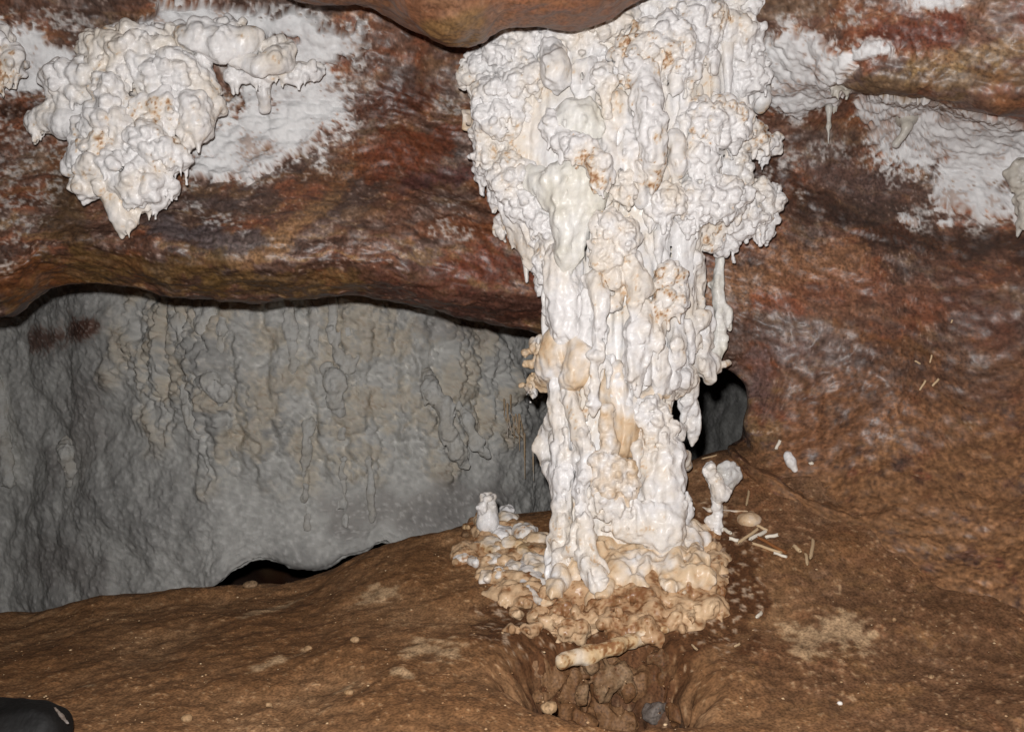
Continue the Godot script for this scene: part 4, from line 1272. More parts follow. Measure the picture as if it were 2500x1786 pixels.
	P(670, 950, 0.0, 110, 70, 70, 26, 0.007, 0.014); P(600, 1000, 0.0, 70, 50, 50, 14, 0.007, 0.012); P(560, 870, 0.0, 50, 80, 50, 8, 0.008, 0.014); P(700, 1040, 0.0, 90, 50, 50, 14, 0.008, 0.014)
	part(t, "popcorn", "apron", 0.004)
	mode = 0


# ------------------------------------------------------------------ the white cluster hanging at upper left
func build_left_cluster() -> void:
	var t := thing("hanging_cluster", "white knobbly calcite cluster hanging from the ledge at upper left, ending in a point", "calcite cluster", W(300, 200, 2.25))
	crop = CROP_L
	mode = 0
	depth = 2.18
	knob_size = 0.78
	P(760, 330, 0.0, 250, 170, 180, 70, 0.012, 0.024); P(950, 430, -0.02, 170, 140, 150, 40, 0.012, 0.024); P(620, 260, 0.02, 170, 100, 120, 30, 0.010, 0.020)
	P(1080, 480, 0.0, 130, 170, 110, 26, 0.010, 0.020); P(870, 250, 0.02, 240, 100, 120, 40, 0.008, 0.018)
	part(t, "popcorn", "cream", 0.0042, [0.007, 44.0, 0.004, 18.0, 0.0])
	P(420, 460, 0.0, 150, 130, 130, 26, 0.012, 0.024); P(330, 440, 0.01, 100, 50, 70, 10, 0.010, 0.018); P(480, 420, -0.02, 80, 70, 90, 10, 0.012, 0.024); T([[240, 430, 0.02, 24], [340, 420, 0.0, 50]], 0.01)
	T([[470, 330, 0.0, 26], [440, 265, -0.01, 8]], 0.006); T([[500, 330, 0.0, 26], [520, 255, -0.01, 8]], 0.006); T([[490, 330, 0.0, 22], [490, 270, -0.01, 8]], 0.006)
	part(t, "popcorn", "white", 0.0038, [0.006, 42.0, 0.004, 18.0, 0.0])
	P(600, 520, -0.06, 70, 90, 90, 12, 0.012, 0.022); P(600, 660, -0.06, 110, 110, 110, 22, 0.014, 0.026); P(690, 740, -0.06, 90, 80, 90, 14, 0.014, 0.024)
	part(t, "popcorn", "white", 0.0038, [0.006, 42.0, 0.004, 18.0, 0.0])
	P(560, 830, -0.06, 90, 90, 90, 14, 0.012, 0.022); P(500, 760, -0.03, 80, 100, 90, 14, 0.012, 0.022); P(460, 900, -0.03, 70, 100, 90, 12, 0.012, 0.024); P(820, 640, -0.04, 120, 90, 100, 20, 0.012, 0.022); P(930, 600, -0.05, 80, 80, 90, 12, 0.014, 0.024)
	part(t, "popcorn", "stained", 0.0038, [0.006, 42.0, 0.004, 18.0, 0.0])
	P(820, 780, -0.08, 90, 90, 90, 18, 0.010, 0.020); P(900, 850, -0.08, 110, 80, 90, 24, 0.010, 0.018); P(980, 900, -0.07, 80, 50, 70, 14, 0.008, 0.014)
	part(t, "popcorn", "stained", 0.0038, [0.006, 50.0, 0.004, 18.0, 0.0], "brown stained knob low on the cluster")
	P(1080, 620, -0.04, 90, 100, 90, 18, 0.012, 0.024); P(1070, 730, -0.04, 70, 80, 80, 12, 0.010, 0.018); T([[1080, 580, -0.04, 70], [1090, 700, -0.05, 60], [1050, 790, -0.03, 22]], 0.02); T([[920, 680, -0.06, 46], [950, 770, -0.06, 10]], 0.01); P(1190, 590, 0.0, 50, 60, 50, 8, 0.008, 0.016)
	part(t, "popcorn", "white", 0.0038, [0.006, 42.0, 0.004, 18.0, 0.0])
	P(650, 950, -0.06, 200, 130, 130, 40, 0.012, 0.024); P(500, 1010, -0.05, 90, 80, 80, 14, 0.012, 0.022); P(780, 1020, -0.07, 130, 120, 100, 26, 0.012, 0.022); P(900, 1010, -0.06, 80, 60, 70, 16, 0.010, 0.016); P(880, 1110, -0.05, 50, 40, 50, 10, 0.007, 0.012); T([[530, 1000, -0.05, 70], [530, 1080, -0.05, 22]], 0.015); P(940, 1040, -0.05, 50, 40, 50, 10, 0.007, 0.012)
	part(t, "popcorn", "white", 0.0038, [0.006, 42.0, 0.005, 18.0, 0.0])
	T([[620, 1060, -0.06, 80], [660, 1150, -0.06, 60], [680, 1230, -0.06, 46], [672, 1310, -0.05, 9]], 0.02); P(710, 1130, -0.05, 90, 60, 60, 18, 0.008, 0.014); P(720, 1240, -0.06, 36, 36, 36, 10, 0.006, 0.010); P(800, 1130, -0.05, 70, 36, 50, 12, 0.006, 0.011)
	part(t, "stalactite", "cream", 0.0036, [0.002, 45.0, 0.003, 22.0, 0.002], "pointed tip of the cluster")
	T([[180, 660, 0.03, 40], [260, 650, 0.02, 50], [360, 690, 0.01, 70], [440, 720, 0.0, 60]], 0.02); T([[300, 570, 0.02, 40], [420, 640, 0.01, 60]], 0.02); P(230, 680, 0.03, 70, 50, 50, 10, 0.010, 0.018)
	part(t, "flowstone_fold", "white", 0.0038, [0.006, 42.0, 0.004, 18.0, 0.0])
	# rolled lobes above
	T([[1020, 210, -0.02, 50], [1130, 220, -0.03, 80], [1240, 230, -0.03, 90], [1380, 220, -0.02, 70]], 0.02); T([[1190, 260, -0.03, 60], [1215, 350, -0.03, 10]], 0.015); T([[1010, 150, 0.0, 36], [1030, 250, -0.02, 40]], 0.015)
	part(t, "rolled_lobe", "white", 0.0038, [0.007, 30.0, 0.014, 11.0, 0.0])
	T([[1340, 340, -0.02, 50], [1420, 360, -0.03, 50], [1530, 330, -0.02, 60], [1600, 280, 0.0, 40]], 0.02); P(1290, 170, 0.01, 110, 60, 70, 12, 0.010, 0.018); P(1500, 260, 0.0, 60, 50, 60, 8, 0.010, 0.016)
	part(t, "rolled_lobe", "cream", 0.0038, [0.007, 34.0, 0.012, 12.0, 0.0])
	P(1310, 420, 0.03, 60, 50, 50, 10, 0.008, 0.014); P(1440, 420, 0.03, 90, 40, 50, 14, 0.008, 0.014); P(1650, 400, 0.03, 130, 60, 60, 18, 0.008, 0.015); T([[1460, 430, 0.05, 46], [1460, 520, 0.05, 32], [1470, 600, 0.07, 30]], 0.012); P(1750, 400, 0.05, 50, 40, 40, 8, 0.008, 0.013)
	part(t, "popcorn", "white", 0.0042, [0.003, 40.0, 0.003, 20.0, 0.0])
	# at the left edge of the frame
	var e := thing("edge_cluster", "white popcorn lump on the ledge at the far upper left edge", "calcite cluster", W(20, 150, 2.2))
	depth = 2.2
	P(40, 340, 0.0, 90, 80, 80, 26, 0.010, 0.018); P(-40, 260, 0.0, 90, 110, 80, 20, 0.010, 0.018); P(-20, 420, 0.0, 80, 50, 60, 12, 0.008, 0.014); P(10, 200, 0.02, 50, 60, 50, 12, 0.010, 0.016)
	part(e, "popcorn", "stained", 0.0042, [0.006, 42.0, 0.004, 18.0, 0.0])
	knob_size = 1.0


# ------------------------------------------------------------------ smaller things
func build_small_formations() -> void:
	var o: Node3D
	# hanging on the right
	crop = CROP_R
	depth = 2.33
	mode = 0
	o = thing("thin_stalactite", "thin icicle shaped stalactite hanging alone right of the column", "stalactite", W(2023, 240, 2.33))
	T([[740, 550, 0.0, 34], [738, 600, -0.02, 16], [736, 700, -0.02, 10], [735, 800, -0.02, 5]], 0.01); T([[770, 570, 0.0, 16], [764, 630, -0.01, 5]], 0.005); P(740, 555, 0.0, 50, 24, 40, 8, 0.006, 0.01)
	part(o, "stalactite", "dull", 0.003, [0.0, 1.0, 0.0015, 40.0, 0.0])
	o = thing("crust_drip", "bent drip on the white crust under the yellow bulge", "stalactite", W(2205, 320, 2.36))
	T([[1170, 660, 0.0, 60], [1170, 700, -0.02, 26], [1150, 750, -0.02, 16], [1110, 800, -0.01, 22]], 0.012)
	part(o, "drip", "dull", 0.0035, [0.0, 1.0, 0.002, 30.0, 0.0])
	o = thing("popcorn_knobs", "white popcorn knobs beside the thin stalactite", "calcite cluster", W(2060, 190, 2.15))
	depth = 2.16
	P(820, 450, 0.0, 80, 40, 50, 20, 0.006, 0.012); part(o, "popcorn", "dull", 0.0038, [0.003, 45.0, 0.002, 25.0, 0.0])
	P(745, 285, 0.0, 28, 28, 30, 8, 0.005, 0.010)
	part(o, "popcorn", "dull", 0.0038, [0.003, 45.0, 0.002, 25.0, 0.0])
	P(660, 100, 0.0, 14, 12, 16, 4, 0.004, 0.006)
	part(o, "popcorn", "dull", 0.0038, [0.003, 45.0, 0.002, 25.0, 0.0])
	P(820, 215, 0.0, 22, 16, 22, 6, 0.005, 0.008)
	part(o, "popcorn", "dull", 0.0038, [0.003, 45.0, 0.002, 25.0, 0.0])
	o = thing("edge_popcorn", "greenish white popcorn at the far right edge before a dark hollow", "calcite cluster", W(2490, 480, 2.2))
	depth = 2.2
	P(1800, 960, 0.0, 50, 70, 50, 16, 0.008, 0.013); P(1830, 1060, 0.0, 50, 70, 50, 14, 0.008, 0.013); P(1830, 1190, 0.0, 44, 70, 50, 12, 0.008, 0.013); P(1900, 1080, 0.02, 90, 180, 80, 30, 0.009, 0.014)
	part(o, "popcorn", "dull", 0.004, [0.004, 42.0, 0.003, 22.0, 0.0])
	# ---- on the pale back wall
	mode = 3
	crop = CROP_W
	wall_drip("thick ribbon stalactite on the upper left of the pale wall", [[200, 120, 0.0, 24], [205, 300, -0.02, 22], [215, 460, -0.01, 16], [218, 540, 0.02, 8]])
	wall_drip("curved flowstone tube bending right above the wide flowstone lobe", [[400, 150, 0.0, 20], [405, 300, -0.02, 24], [430, 410, -0.02, 22], [480, 470, -0.01, 26], [520, 430, 0.0, 12]])
	wall_drip("wide flowstone lobe in the middle of the pale wall", [[380, 480, 0.0, 34], [420, 540, -0.04, 52], [410, 620, -0.03, 30], [440, 690, 0.0, 20]])
	wall_drip("long sagging flowstone arm on the right of the pale wall", [[850, 500, 0.03, 30], [860, 590, -0.05, 42], [920, 650, -0.06, 40], [950, 780, -0.06, 36], [990, 870, -0.05, 34], [1020, 930, -0.02, 20]])
	wall_drip("thin flowstone arm beside the long sagging one", [[1000, 640, 0.0, 16], [1040, 720, -0.03, 20], [1080, 820, -0.03, 22], [1120, 880, 0.0, 14]])
	wall_drip("pair of short tubes below the wide flowstone lobe", [[290, 740, 0.0, 30], [280, 860, -0.02, 18], [262, 1000, -0.01, 9]])
	wall_drip("straight thin flow line reaching the smooth foot of the pale wall", [[450, 760, 0.01, 10], [450, 900, -0.01, 8], [458, 1100, 0.0, 8], [465, 1210, 0.02, 10]])
	wall_drip("thin flow line left of the longest one", [[262, 930, 0.0, 10], [275, 1080, 0.0, 9], [288, 1220, 0.02, 8]])
	wall_drip("thin flow line right of the longest one", [[575, 900, 0.0, 14], [582, 1040, 0.0, 10], [592, 1180, 0.02, 8]])
	wall_drip("narrow flow line in the upper middle of the pale wall", [[470, 150, 0.0, 8], [472, 320, -0.01, 6]])
	wall_drip("vertical rib below the ledge left of the curved tube", [[300, 140, 0.0, 22], [320, 230, -0.01, 16], [316, 480, 0.01, 10]])
	crop = CROP_V
	wall_drip("knob like flowstone boss standing out low on the left of the pale wall", [[300, 820, 0.0, 30], [305, 870, -0.04, 34], [318, 950, -0.03, 20], [322, 1010, 0.02, 12]])
	wall_drip("flowstone curtain hanging below the ledge at left", [[800, 150, 0.0, 34], [830, 260, -0.03, 28], [860, 380, -0.02, 30], [900, 480, 0.0, 24]])
	wall_drip("second curtain fold right of the first", [[930, 170, 0.0, 30], [940, 290, -0.03, 24], [990, 180, -0.01, 26]])
	wall_drip("slim tube at the right end of the curtain", [[1040, 180, 0.0, 18], [1030, 290, -0.03, 16], [1020, 400, 0.0, 10]])
	wall_drip("drooping flowstone tongue over a rusty hollow", [[890, 520, 0.0, 40], [980, 540, -0.05, 40], [1030, 590, -0.05, 40], [1028, 650, -0.03, 10]])
	wall_drip("left tongue beside the rusty hollow", [[860, 560, 0.0, 30], [870, 680, -0.02, 20], [915, 790, 0.0, 16]])
	wall_drip("smooth vertical flute at the left edge of the pale wall", [[-30, 560, 0.0, 60], [0, 800, -0.02, 44], [40, 1000, 0.02, 30]])
	# straw thicket beside the column
	crop = CROP_W
	mode = 0
	depth = 3.75
	o = thing("straw_thicket", "thicket of thin yellowish straws on the pale wall left of the column", "soda straws", W(1250, 1010, 3.75))
	for q in [[1220, 640, 800], [1250, 700, 820], [1275, 690, 860], [1300, 780, 990], [1340, 860, 1000], [1205, 620, 700], [1235, 600, 690]]:
		T([[q[0], q[1], 0.03, 6], [q[0] + 2, q[2], -0.01, 3.5]], 0.004)
		part(o, "straw", "tan", 0.004, [0.0, 1.0, 0.0, 1.0, 0.0])
	for k in 5:
		T([[1205 + k * 18, 690, 0.0, 5], [1225 + k * 16, 750 + (k % 2) * 30, -0.03, 4], [1260 + k * 10, 800, 0.0, 3]], 0.004)
		part(o, "twig_helictite", "tan", 0.004, [0.0, 1.0, 0.0, 1.0, 0.0])
	# ---- standing on the floor
	crop = CROP_C
	mode = 0
	depth = floor_depth(1190, 1310)
	o = thing("broken_stump", "broken white stalagmite stump on the left end of the rubble heap", "stalagmite", W(1190, 1290, depth))
	T([[215, 410, 0.0, 70], [212, 350, 0.0, 52], [215, 300, 0.0, 42]], 0.012); T([[183, 262, 0.0, 12], [205, 275, -0.022, 12], [228, 275, -0.022, 12], [250, 262, 0.0, 12], [228, 252, 0.02, 12], [200, 252, 0.02, 12], [183, 262, 0.0, 12]], 0.008); P(180, 330, -0.02, 26, 30, 30, 8, 0.005, 0.009); E(255, 320, -0.01, 18, 14, 18, 0.006)
	part(o, "stump", "cream", 0.0034, [0.002, 50.0, 0.003, 24.0, 0.002])
	E(216, 268, 0.0, 32, 8, 32, 0.004)
	part(o, "broken_face", "earth", 0.0034, [0.002, 50.0, 0.001, 24.0, 0.0])
	depth = floor_depth(1755, 1300)
	o = thing("crooked_stalagmite", "crooked white stalagmite with a thick bent head on a thin stem", "stalagmite", W(1755, 1300, depth))
	T([[1540, 490, 0.0, 34], [1545, 430, 0.0, 22], [1545, 330, 0.0, 20], [1540, 280, 0.0, 26]], 0.008); T([[1510, 420, 0.0, 16], [1490, 405, 0.0, 18]], 0.008)
	part(o, "stem", "cream", 0.0032, [0.004, 62.0, 0.005, 34.0, 0.003])
	T([[1545, 270, -0.005, 32], [1560, 240, -0.01, 44], [1540, 190, -0.01, 32], [1505, 140, -0.01, 30], [1495, 105, -0.02, 27], [1512, 92, -0.03, 22]], 0.012)
	part(o, "bent_head", "cream", 0.0032, [0.004, 62.0, 0.006, 30.0, 0.003])
	depth = floor_depth(1780, 1290) + 0.05
	o = thing("flower_coral", "grey flower shaped coral beside the crooked stalagmite", "cave coral", W(1785, 1190, depth))
	E(1610, 135, 0.0, 54, 52, 34, 0.01)
	for k in 11:
		var a := TAU * k / 11.0
		E(1610 + cos(a) * 56, 135 + sin(a) * 54, 0.005, 20, 20, 20, 0.006)
	T([[1600, 170, 0.01, 40], [1560, 250, 0.02, 30]], 0.015)
	part(o, "coral", "dull", 0.0034, [0.004, 62.0, 0.004, 30.0, 0.0])
	mode = 2
	o = thing("low_dome", "low cream dome among the broken straws right of the column", "stalagmite", W(1828, 1270, floor_depth(1828, 1280)))
	E(1730, 405, 0.01, 70, 46, 70, 0.02); E(1738, 360, 0.0, 12, 18, 12, 0.01)
	part(o, "dome", "tan", 0.004, [0.002, 45.0, 0.003, 20.0, 0.0])
	o = thing("small_stalagmite", "small pointed white stalagmite on the right of the apron", "stalagmite", W(1630, 1400, floor_depth(1630, 1400)))
	T([[1258, 725, 0.0, 22], [1258, 690, -0.02, 18], [1258, 652, -0.03, 12]], 0.01)
	part(o, "stalagmite", "cream", 0.003, [0.0, 1.0, 0.002, 30.0, 0.0])
	o = thing("knobbed_stalagmite", "short knobbed white stalagmite beside the small pointed one", "stalagmite", W(1655, 1425, floor_depth(1655, 1425)))
	T([[1312, 780, 0.0, 30], [1310, 730, -0.02, 26]], 0.01); P(1310, 740, -0.02, 34, 28, 30, 8, 0.005, 0.008)
	part(o, "stalagmite", "white", 0.003, [0.001, 50.0, 0.002, 30.0, 0.0])
	o = thing("egg_stalagmite", "smooth egg topped stalagmite in the front of the apron", "stalagmite", W(1550, 1475, floor_depth(1550, 1475)))
	T([[1080, 870, 0.0, 40], [1068, 810, -0.03, 34], [1075, 775, -0.03, 28]], 0.012)
	part(o, "stalagmite", "grey", 0.0034, [0.0, 1.0, 0.002, 26.0, 0.0])
	o = thing("lobed_stalagmite", "cream lobed lump at the front right of the apron", "stalagmite", W(1680, 1480, floor_depth(1680, 1480)))
	E(1330, 890, 0.0, 60, 40, 50, 0.012); E(1370, 860, -0.01, 40, 36, 40, 0.01); E(1400, 920, -0.01, 28, 44, 36, 0.01); E(1290, 880, 0.0, 34, 30, 34, 0.01)
	part(o, "lump", "tan", 0.0036, [0.0, 1.0, 0.003, 24.0, 0.0])
	# fallen pieces
	o = thing("fallen_stalactite", "long brown dusted fallen stalactite lying across the rim of the pit", "fallen stalactite", W(1490, 1590, floor_depth(1490, 1590)))
	T([[640, 1215, -0.01, 40], [800, 1180, -0.01, 46], [960, 1130, -0.01, 42], [1110, 1075, 0.0, 40], [1240, 1035, 0.0, 22]], 0.012)
	part(o, "shaft", "dirty", 0.004, [0.003, 50.0, 0.004, 20.0, 0.0])
	o = thing("fallen_stalactite", "cream fallen stalactite lying behind the lobed lump", "fallen stalactite", W(1660, 1440, floor_depth(1660, 1440)))
	T([[1185, 855, 0.0, 20], [1330, 820, 0.0, 24], [1480, 800, 0.0, 22]], 0.01)
	part(o, "shaft", "tan", 0.0036, [0.0, 1.0, 0.003, 24.0, 0.0])
	o = thing("fallen_stalactite", "tan slab like fallen stalactite leaning on the front dome", "fallen stalactite", W(1490, 1400, floor_depth(1490, 1400)))
	T([[850, 560, -0.02, 22], [930, 700, -0.02, 38], [1010, 800, -0.02, 46]], 0.01, 0.6)
	part(o, "shaft", "tan", 0.0036, [0.0, 1.0, 0.003, 24.0, 0.0])
	o = thing("fallen_stalactite", "cream broken column piece leaning in the left rubble", "fallen stalactite", W(1290, 1440, floor_depth(1290, 1440)))
	T([[415, 650, -0.03, 20], [420, 780, -0.03, 24]], 0.01); T([[430, 780, -0.03, 20], [530, 890, -0.03, 26]], 0.01); T([[470, 720, -0.01, 60], [520, 800, 0.0, 50]], 0.02)
	part(o, "shaft", "cream", 0.0036, [0.0, 1.0, 0.003, 24.0, 0.0])
	o = thing("fallen_stalactite", "thin cream fallen stalactite lying behind the rubble heap", "fallen stalactite", W(1300, 1275, floor_depth(1300, 1285)))
	T([[380, 395, 0.0, 12], [540, 440, 0.0, 15]], 0.006)
	part(o, "shaft", "tan", 0.0034, [0.0, 1.0, 0.002, 24.0, 0.0])
	o = thing("fallen_stalactite", "thin fallen stalactite lying right of the crooked stalagmite", "fallen stalactite", W(1800, 1245, floor_depth(1800, 1250)))
	T([[1380, 310, 0.0, 16], [1500, 345, 0.0, 14], [1720, 355, 0.0, 9]], 0.006)
	part(o, "shaft", "tan", 0.0034, [0.0, 1.0, 0.002, 24.0, 0.0])
	# the cemented heap left of the foot
	o = thing("rubble_heap", "heap of cemented white and brown nodules left of the column foot", "calcite rubble", W(1230, 1330, floor_depth(1230, 1350)))
	for k in 60:
		var a := rng.randf() * TAU
		var r := sqrt(rng.randf())
		var z := rng.randf_range(20, 60)
		E(330 + cos(a) * r * 260 + sin(a) * r * 60, 640 + sin(a) * r * 250, 0.0, z * 1.3, z * 0.6, z, 0.02)
	part(o, "crust_bed", "apron", 0.0045, [0.007, 46.0, 0.012, 14.0, 0.0])
	for q in [[80, 590, 60], [70, 630, 30], [250, 560, 60], [160, 560, 30], [260, 640, 46], [240, 690, 34], [320, 640, 40], [290, 480, 60], [190, 470, 50], [330, 400, 40], [430, 480, 62], [370, 560, 50], [450, 590, 56], [330, 350, 30], [200, 420, 44], [250, 430, 40], [480, 650, 60], [380, 680, 46], [300, 720, 50], [220, 740, 40], [350, 820, 56], [460, 800, 50], [500, 520, 50], [100, 435, 18], [140, 640, 26], [520, 700, 44], [430, 870, 50], [380, 940, 30], [360, 1040, 30], [460, 1030, 40], [520, 950, 46]]:
		var s: float = q[2]
		s *= 1.35
		E(q[0], q[1], -0.012, s * rng.randf_range(0.9, 1.3), s * rng.randf_range(0.55, 0.85), s, 0.01)
		for k in 5:
			E(q[0] + rng.randf_range(-s, s) * 0.55, q[1] + rng.randf_range(-s, s) * 0.3, -0.025, s * rng.randf_range(0.15, 0.35), s * rng.randf_range(0.15, 0.35), s * 0.3, 0.006)
		part(o, "nodule", "apron" if q[1] > 750 else ["tan", "apron", "stained", "apron", "dirty"][rng.randi() % 5], 0.004, [0.006, 48.0, 0.008, 18.0, 0.0])
	# in the pit
	o = thing("pit_flowstone", "tan flowstone and grey rock face inside the pit", "flowstone", W(1480, 1640, 1.92))
	mode = 0
	depth = 1.845
	E(780, 1400, -0.035, 40, 70, 40, 0.02); E(880, 1340, -0.015, 50, 100, 40, 0.03); E(1000, 1340, -0.005, 60, 90, 40, 0.03); E(820, 1230, -0.035, 40, 40, 40, 0.02);  T([[1150, 1190, 0.0, 18], [1140, 1300, 0.0, 12]], 0.008); E(820, 1230, 0.01, 50, 50, 40, 0.02); P(1190, 1180, 0.01, 50, 30, 40, 12, 0.004, 0.008)
	part(o, "flowstone", "mud", 0.004, [0.006, 45.0, 0.014, 16.0, 0.003])
	for k in 64:
		var s := rng.randf_range(26, 70)
		E(rng.randf_range(330, 1480), rng.randf_range(1240, 1640), rng.randf_range(-0.01, 0.04), s, s * 0.8, s, 0.02)
	E(900, 1500, 0.08, 520, 330, 160, 0.03)
	part(o, "rock_face", "earth", 0.0045, [0.007, 44.0, 0.018, 12.0, 0.012])
	depth = 1.815
	var spots := [[520, 1440, 70, 0.02], [1200, 1520, 60, -0.02], [1290, 1545, 60, -0.04], [720, 1570, 90, -0.06]]
	var kinds := ["against the left face", "right of the middle", "with a pale ridge by the right face", "on the near bottom"]
	for i in spots.size():
		var q: Array = spots[i]
		o = thing("pit_stone", "grey stone in the pit " + kinds[i], "stone", W(1100 + q[0] / 2.368, 1100 + q[1] / 2.368, 1.82 + q[3]), "stones in the pit")
		E(q[0], q[1], q[3], q[2], q[2] * 0.7, q[2], 0.01)
		E(q[0] + q[2] * 0.4, q[1] - q[2] * 0.2, q[3], q[2] * 0.5, q[2] * 0.6, q[2] * 0.5, 0.008)
		part(o, "stone", "slate" if i % 4 == 1 else "earth", 0.004, [0.006, 40.0, 0.022, 17.0, 0.0])
	# black rock in the lower left corner
	crop = FULL
	depth = 1.46
	o = thing("black_rock", "black rounded rock with a pale chipped edge in the bottom left corner", "rock", W(40, 1790, 1.46))
	E(40, 1800, 0.0, 122, 84, 110, 0.02); E(-40, 1790, 0.02, 120, 78, 110, 0.02); E(100, 1780, 0.0, 60, 46, 60, 0.03)
	part(o, "rock", "black", 0.005, [0.0, 1.0, 0.006, 12.0, 0.0])
	T([[132, 1728, -0.045, 2.5], [150, 1748, -0.045, 3.5], [166, 1766, -0.04, 2.5]], 0.004)
	part(o, "chipped_edge", "slate", 0.003, [0.002, 80.0, 0.0, 1.0, 0.0])
	build_litter()


func wall_drip(label: String, pts: Array) -> void:
	var o := thing("wall_flowstone", label, "flowstone", place(pts[0][0], pts[0][1], 0.0)[0], "flowstone shapes on the pale wall")
	for q in pts:
		q[2] += 0.022
		q[3] *= 0.78
	T(pts, 0.03, 0.8)
	part(o, "flowstone", "wall", 0.007, [0.014, 30.0, 0.012, 12.0, 0.006])


# ------------------------------------------------------------------ straws and pebbles that lie about
func straw_mesh() -> ArrayMesh:
	var st := SurfaceTool.new()
	st.begin(Mesh.PRIMITIVE_TRIANGLES)
	var n := 10
	var ring := [[1.0, -0.5], [0.96, -0.2], [1.04, 0.15], [0.98, 0.5], [0.62, 0.49], [0.6, 0.3], [0.0, 0.3]]
	var rows := [[0.0, -0.3], [0.6, -0.3], [0.62, -0.49]] + ring
	for r in rows.size():
		for k in n:
			var a := TAU * k / n
			var e := 0.02 * sin(a * 3.0 + r) if absf(rows[r][1]) > 0.45 else 0.0
			st.add_vertex(Vector3(cos(a) * rows[r][0] + 0.35 * sin(rows[r][1] * 5.0), rows[r][1] + e * 2.0, sin(a) * rows[r][0] * 0.92 + 0.2 * cos(rows[r][1] * 4.0)))
	for r in rows.size() - 1:
		for k in n:
			var a := r * n + k
			var b := r * n + (k + 1) % n
			for i in [a, a + n, b, b, a + n, b + n]:
				st.add_index(i)
	st.generate_normals()
	return st.commit()


func plain(color: Color, rough: float) -> StandardMaterial3D:
	var m := StandardMaterial3D.new()
	m.albedo_color = color
	m.roughness = rough
	return m


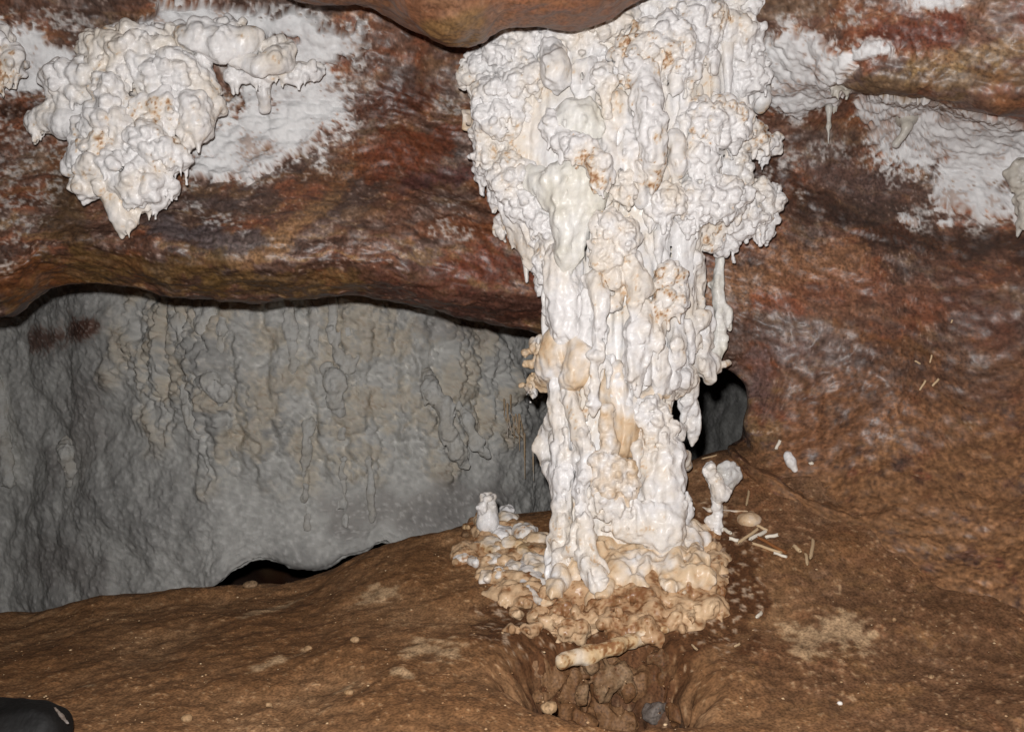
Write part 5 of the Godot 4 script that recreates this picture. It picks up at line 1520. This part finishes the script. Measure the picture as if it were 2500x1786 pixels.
func build_litter() -> void:
	var me := straw_mesh()
	var white := plain(Color(0.84, 0.81, 0.75), 0.6)
	var cream := plain(Color(0.76, 0.66, 0.52), 0.6)
	var wood := plain(Color(0.50, 0.31, 0.15), 0.8)
	# from, to, radius in photo pixels, material, lift, label
	var rows := [
		[1767, 1292, 1785, 1300, 4.5, 0, "short white straw fragment at the foot of the crooked stalagmite"],
		[1781, 1315, 1803, 1318, 4.5, 0, "stubby white straw fragment below the one at the stem"],
		[1832, 1317, 1870, 1295, 5.0, 0, "long white straw fragment pointing up right among the broken straws"],
		[1870, 1312, 1899, 1304, 4.5, 0, "bright white straw fragment right of the long one"],
		[1805, 1325, 1850, 1290, 4.0, 1, "cream straw under the long white fragment"],
		[1850, 1312, 1920, 1348, 4.0, 2, "brown twig lying across the broken straws"],
		[1838, 1327, 1908, 1348, 3.5, 1, "pale straw beside the brown twig"],
		[1890, 1350, 1921, 1358, 3.5, 0, "white straw fragment below the end of the brown twig"],
		[1848, 1283, 1874, 1293, 3.5, 1, "cream straw behind the long white fragment"],
		[1849, 1507, 1859, 1494, 4.5, 0, "single white straw fragment on the mud near the pit"],
		[1938, 1333, 1955, 1344, 5.0, 1, "cream fragment right of the brown twig"],
		[1985, 1318, 1981, 1362, 4.5, 1, "upright cream straw leaning on the slope"],
		[1967, 1352, 1973, 1377, 4.0, 1, "tan straw beside the upright cream one"],
		[1828, 1198, 1824, 1232, 3.0, 1, "thin straw on the red slope above the low dome"],
		[1896, 1096, 1904, 1074, 4.0, 0, "white straw standing on the slope right of the hole"],
		[1978, 1133, 1984, 1128, 4.5, 0, "tiny white straw stub above the broken straws"],
		[2234, 881, 2248, 887, 3.0, 0, "small bent white straw high on the right wall"],
		[2272, 885, 2275, 866, 3.0, 0, "upright white straw high on the right wall"],
		[2247, 952, 2260, 928, 3.5, 0, "slanting white straw below the upright one on the right wall"],
		[2278, 942, 2292, 924, 4.0, 0, "white straw right of the slanting one on the right wall"],
		[2324, 788, 2325, 780, 3.0, 0, "tiny white straw stub on the upper right wall"],
		[1795, 1578, 1806, 1570, 3.0, 1, "small straw stub on the right slope of the pit"],
		[1690, 1575, 1702, 1584, 3.0, 1, "small pale stub at the right rim of the pit"],
		[1715, 1120, 1750, 1110, 2.0, 1, "hair thin straw on the slope under the hole"]]
	var first: Node3D
	for r in rows:
		if r[1] < 1000:
			r[4] *= 0.7
			r[5] = 1
		var on_wall: bool = r[1] < 1000
		var da := ground_depth(r[0], r[1]) - 0.004
		var db := ground_depth(r[2], r[3]) - 0.004
		if on_wall:
			da = minf(da, db)
			db = da
		var a := W(r[0], r[1], da)
		var b := W(r[2], r[3], db)
		var rad: float = r[4] * da / F
		var o: Node3D
		if first == null:
			o = Node3D.new()
			var mi := MeshInstance3D.new()
			mi.name = "tube"
			mi.mesh = me
			o.add_child(mi, true)
			first = o
		else:
			o = first.duplicate()
		o.name = numbered("twig" if r[5] == 2 else "straw_fragment", self)
		add_child(o)
		var y := (b - a).normalized()
		var x := y.cross(Vector3.BACK).normalized()
		o.transform = Transform3D(Basis(x * rad, y * a.distance_to(b), x.cross(y) * rad), (a + b) * 0.5)
		o.get_child(0).material_override = [white, cream, wood][r[5]]
		tag(o, r[6], "twig" if r[5] == 2 else "soda straw", "" if r[5] == 2 else "broken straws lying on the slope")
	# a broken chunk on the slope, and single stones on the mud
	mode = 0
	crop = FULL
	var stones := [
		[1933, 1128, 12, 22, "white", "white broken stalactite chunk on the slope right of the hole", "fallen stalactite"],
		[866, 1561, 11, 8, "pebble", "single tan pebble on the mud left of the pit", "pebble"],
		[752, 1583, 11, 7, "pebble", "flat pale pebble left of the single tan one", "pebble"],
		[455, 1754, 14, 9, "pebble", "yellowish pebble near the bottom of the floor at left", "pebble"],
		[610, 1427, 18, 9, "mud", "mud lump on the crest before the black gap", "mud lump"],
		[1340, 1727, 20, 14, "pebble", "tan stone on the near rim of the pit", "stone"],
		[655, 1720, 8, 6, "pebble", "small cream pebble at the bottom left of the mud", "pebble"],
		[850, 1690, 12, 7, "pebble", "pale flake on the mud at the bottom", "pebble"],
		[2050, 1716, 6, 5, "cream", "white pebble low on the right slope", "pebble"],
		[2272, 1652, 7, 6, "pebble", "pink pebble on the lower right slope", "pebble"],
		[2183, 1512, 6, 6, "pebble", "round pebble on the middle of the right slope", "pebble"],
		[1135, 1305, 10, 7, "mud", "small lump on the crest left of the rubble heap", "pebble"]]
	for q in stones:
		depth = ground_depth(q[0], q[1])
		var o := thing("calcite_chunk" if q[6] == "fallen stalactite" else q[6].replace(" ", "_"), q[5], q[6], place(q[0], q[1], 0.0)[0])
		if q[6] == "fallen stalactite":
			T([[1924, 1112, 0.0, 11], [1932, 1128, -0.005, 12], [1943, 1147, -0.01, 7]], 0.006)
		else:
			E(q[0], q[1], 0.0, q[2], q[3], q[2], 0.004)
			E(q[0] + q[2] * 0.4, q[1] - q[3] * 0.3, 0.0, q[2] * 0.6, q[3] * 0.7, q[2] * 0.6, 0.004)
		part(o, "stone", q[4], 0.0026, [0.0, 1.0, 0.0016, 60.0, 0.0])
	# uncountable grit on the mud
	var st := SurfaceTool.new()
	st.begin(Mesh.PRIMITIVE_TRIANGLES)
	var top := Vector3(0.1, 0.8, 0)
	var ring := []
	for k in 6:
		ring.append(Vector3(cos(k * TAU / 6) * (0.8 + 0.3 * (k % 2)), 0.1 * (k % 3) - 0.2, sin(k * TAU / 6) * (0.7 + 0.2 * (k % 3))))
	for k in 6:
		for v in [top, ring[(k + 1) % 6], ring[k], Vector3(0, -0.8, 0), ring[k], ring[(k + 1) % 6]]:
			st.add_vertex(v)
	st.generate_normals()
	var mm := MultiMesh.new()
	mm.transform_format = MultiMesh.TRANSFORM_3D
	mm.use_colors = true
	mm.mesh = st.commit()
	mm.instance_count = 1100
	for i in 1100:
		var px := rng.randf_range(-100, 2600)
		var d := rng.randf_range(1.3, 2.5)
		var p := Vector3((px - 1250.0) / F * d, floor_height(px, d) + 0.003, -d)
		var a := fbm.get_noise_3d(p.x * 3.0, p.z * 3.0, 4.0)
		p.y += a * 0.020
		var s := 0.001 + 0.0032 * pow(rng.randf(), 5.0)
		mm.set_instance_transform(i, Transform3D(Basis.from_euler(Vector3(rng.randf() * 0.6, rng.randf() * TAU, rng.randf() * 0.6)).scaled(Vector3(s, s * 0.6, s)), p))
		var c := Color(0.55, 0.40, 0.26).lerp(Color(0.80, 0.70, 0.56), rng.randf())
		mm.set_instance_color(i, c.srgb_to_linear())
	var mmi := MultiMeshInstance3D.new()
	mmi.name = "grit"
	mmi.multimesh = mm
	var gm := plain(Color.WHITE, 0.8)
	gm.vertex_color_use_as_albedo = true
	mmi.material_override = gm
	add_child(mmi)
	tag(mmi, "fine pale grit scattered over the brown mud floor", "grit", "", "stuff")


# ------------------------------------------------------------------ the flash that lights the picture, above the lens
func build_flash() -> void:
	var o := thing("camera_flash", "small flash unit lit above the lens", "camera flash", Vector3(-0.022, CY + 0.062, 0.03))
	var body := MeshInstance3D.new()
	body.name = "housing"
	var b := BoxMesh.new()
	b.size = Vector3(0.05, 0.034, 0.04)
	body.mesh = b
	body.material_override = plain(Color(0.1, 0.1, 0.1), 0.6)
	body.position = Vector3(0, 0, 0.012)
	o.add_child(body)
	var lamp := MeshInstance3D.new()
	lamp.name = "flash_lamp"
	var l := BoxMesh.new()
	l.size = Vector3(0.036, 0.022, 0.004)
	lamp.mesh = l
	var m := plain(Color.WHITE, 0.4)
	m.emission_enabled = true
	m.emission = Color(1, 0.98, 0.95)
	m.emission_energy_multiplier = 1.0
	lamp.material_override = m
	lamp.position = Vector3(0, 0, -0.011)
	o.add_child(lamp)
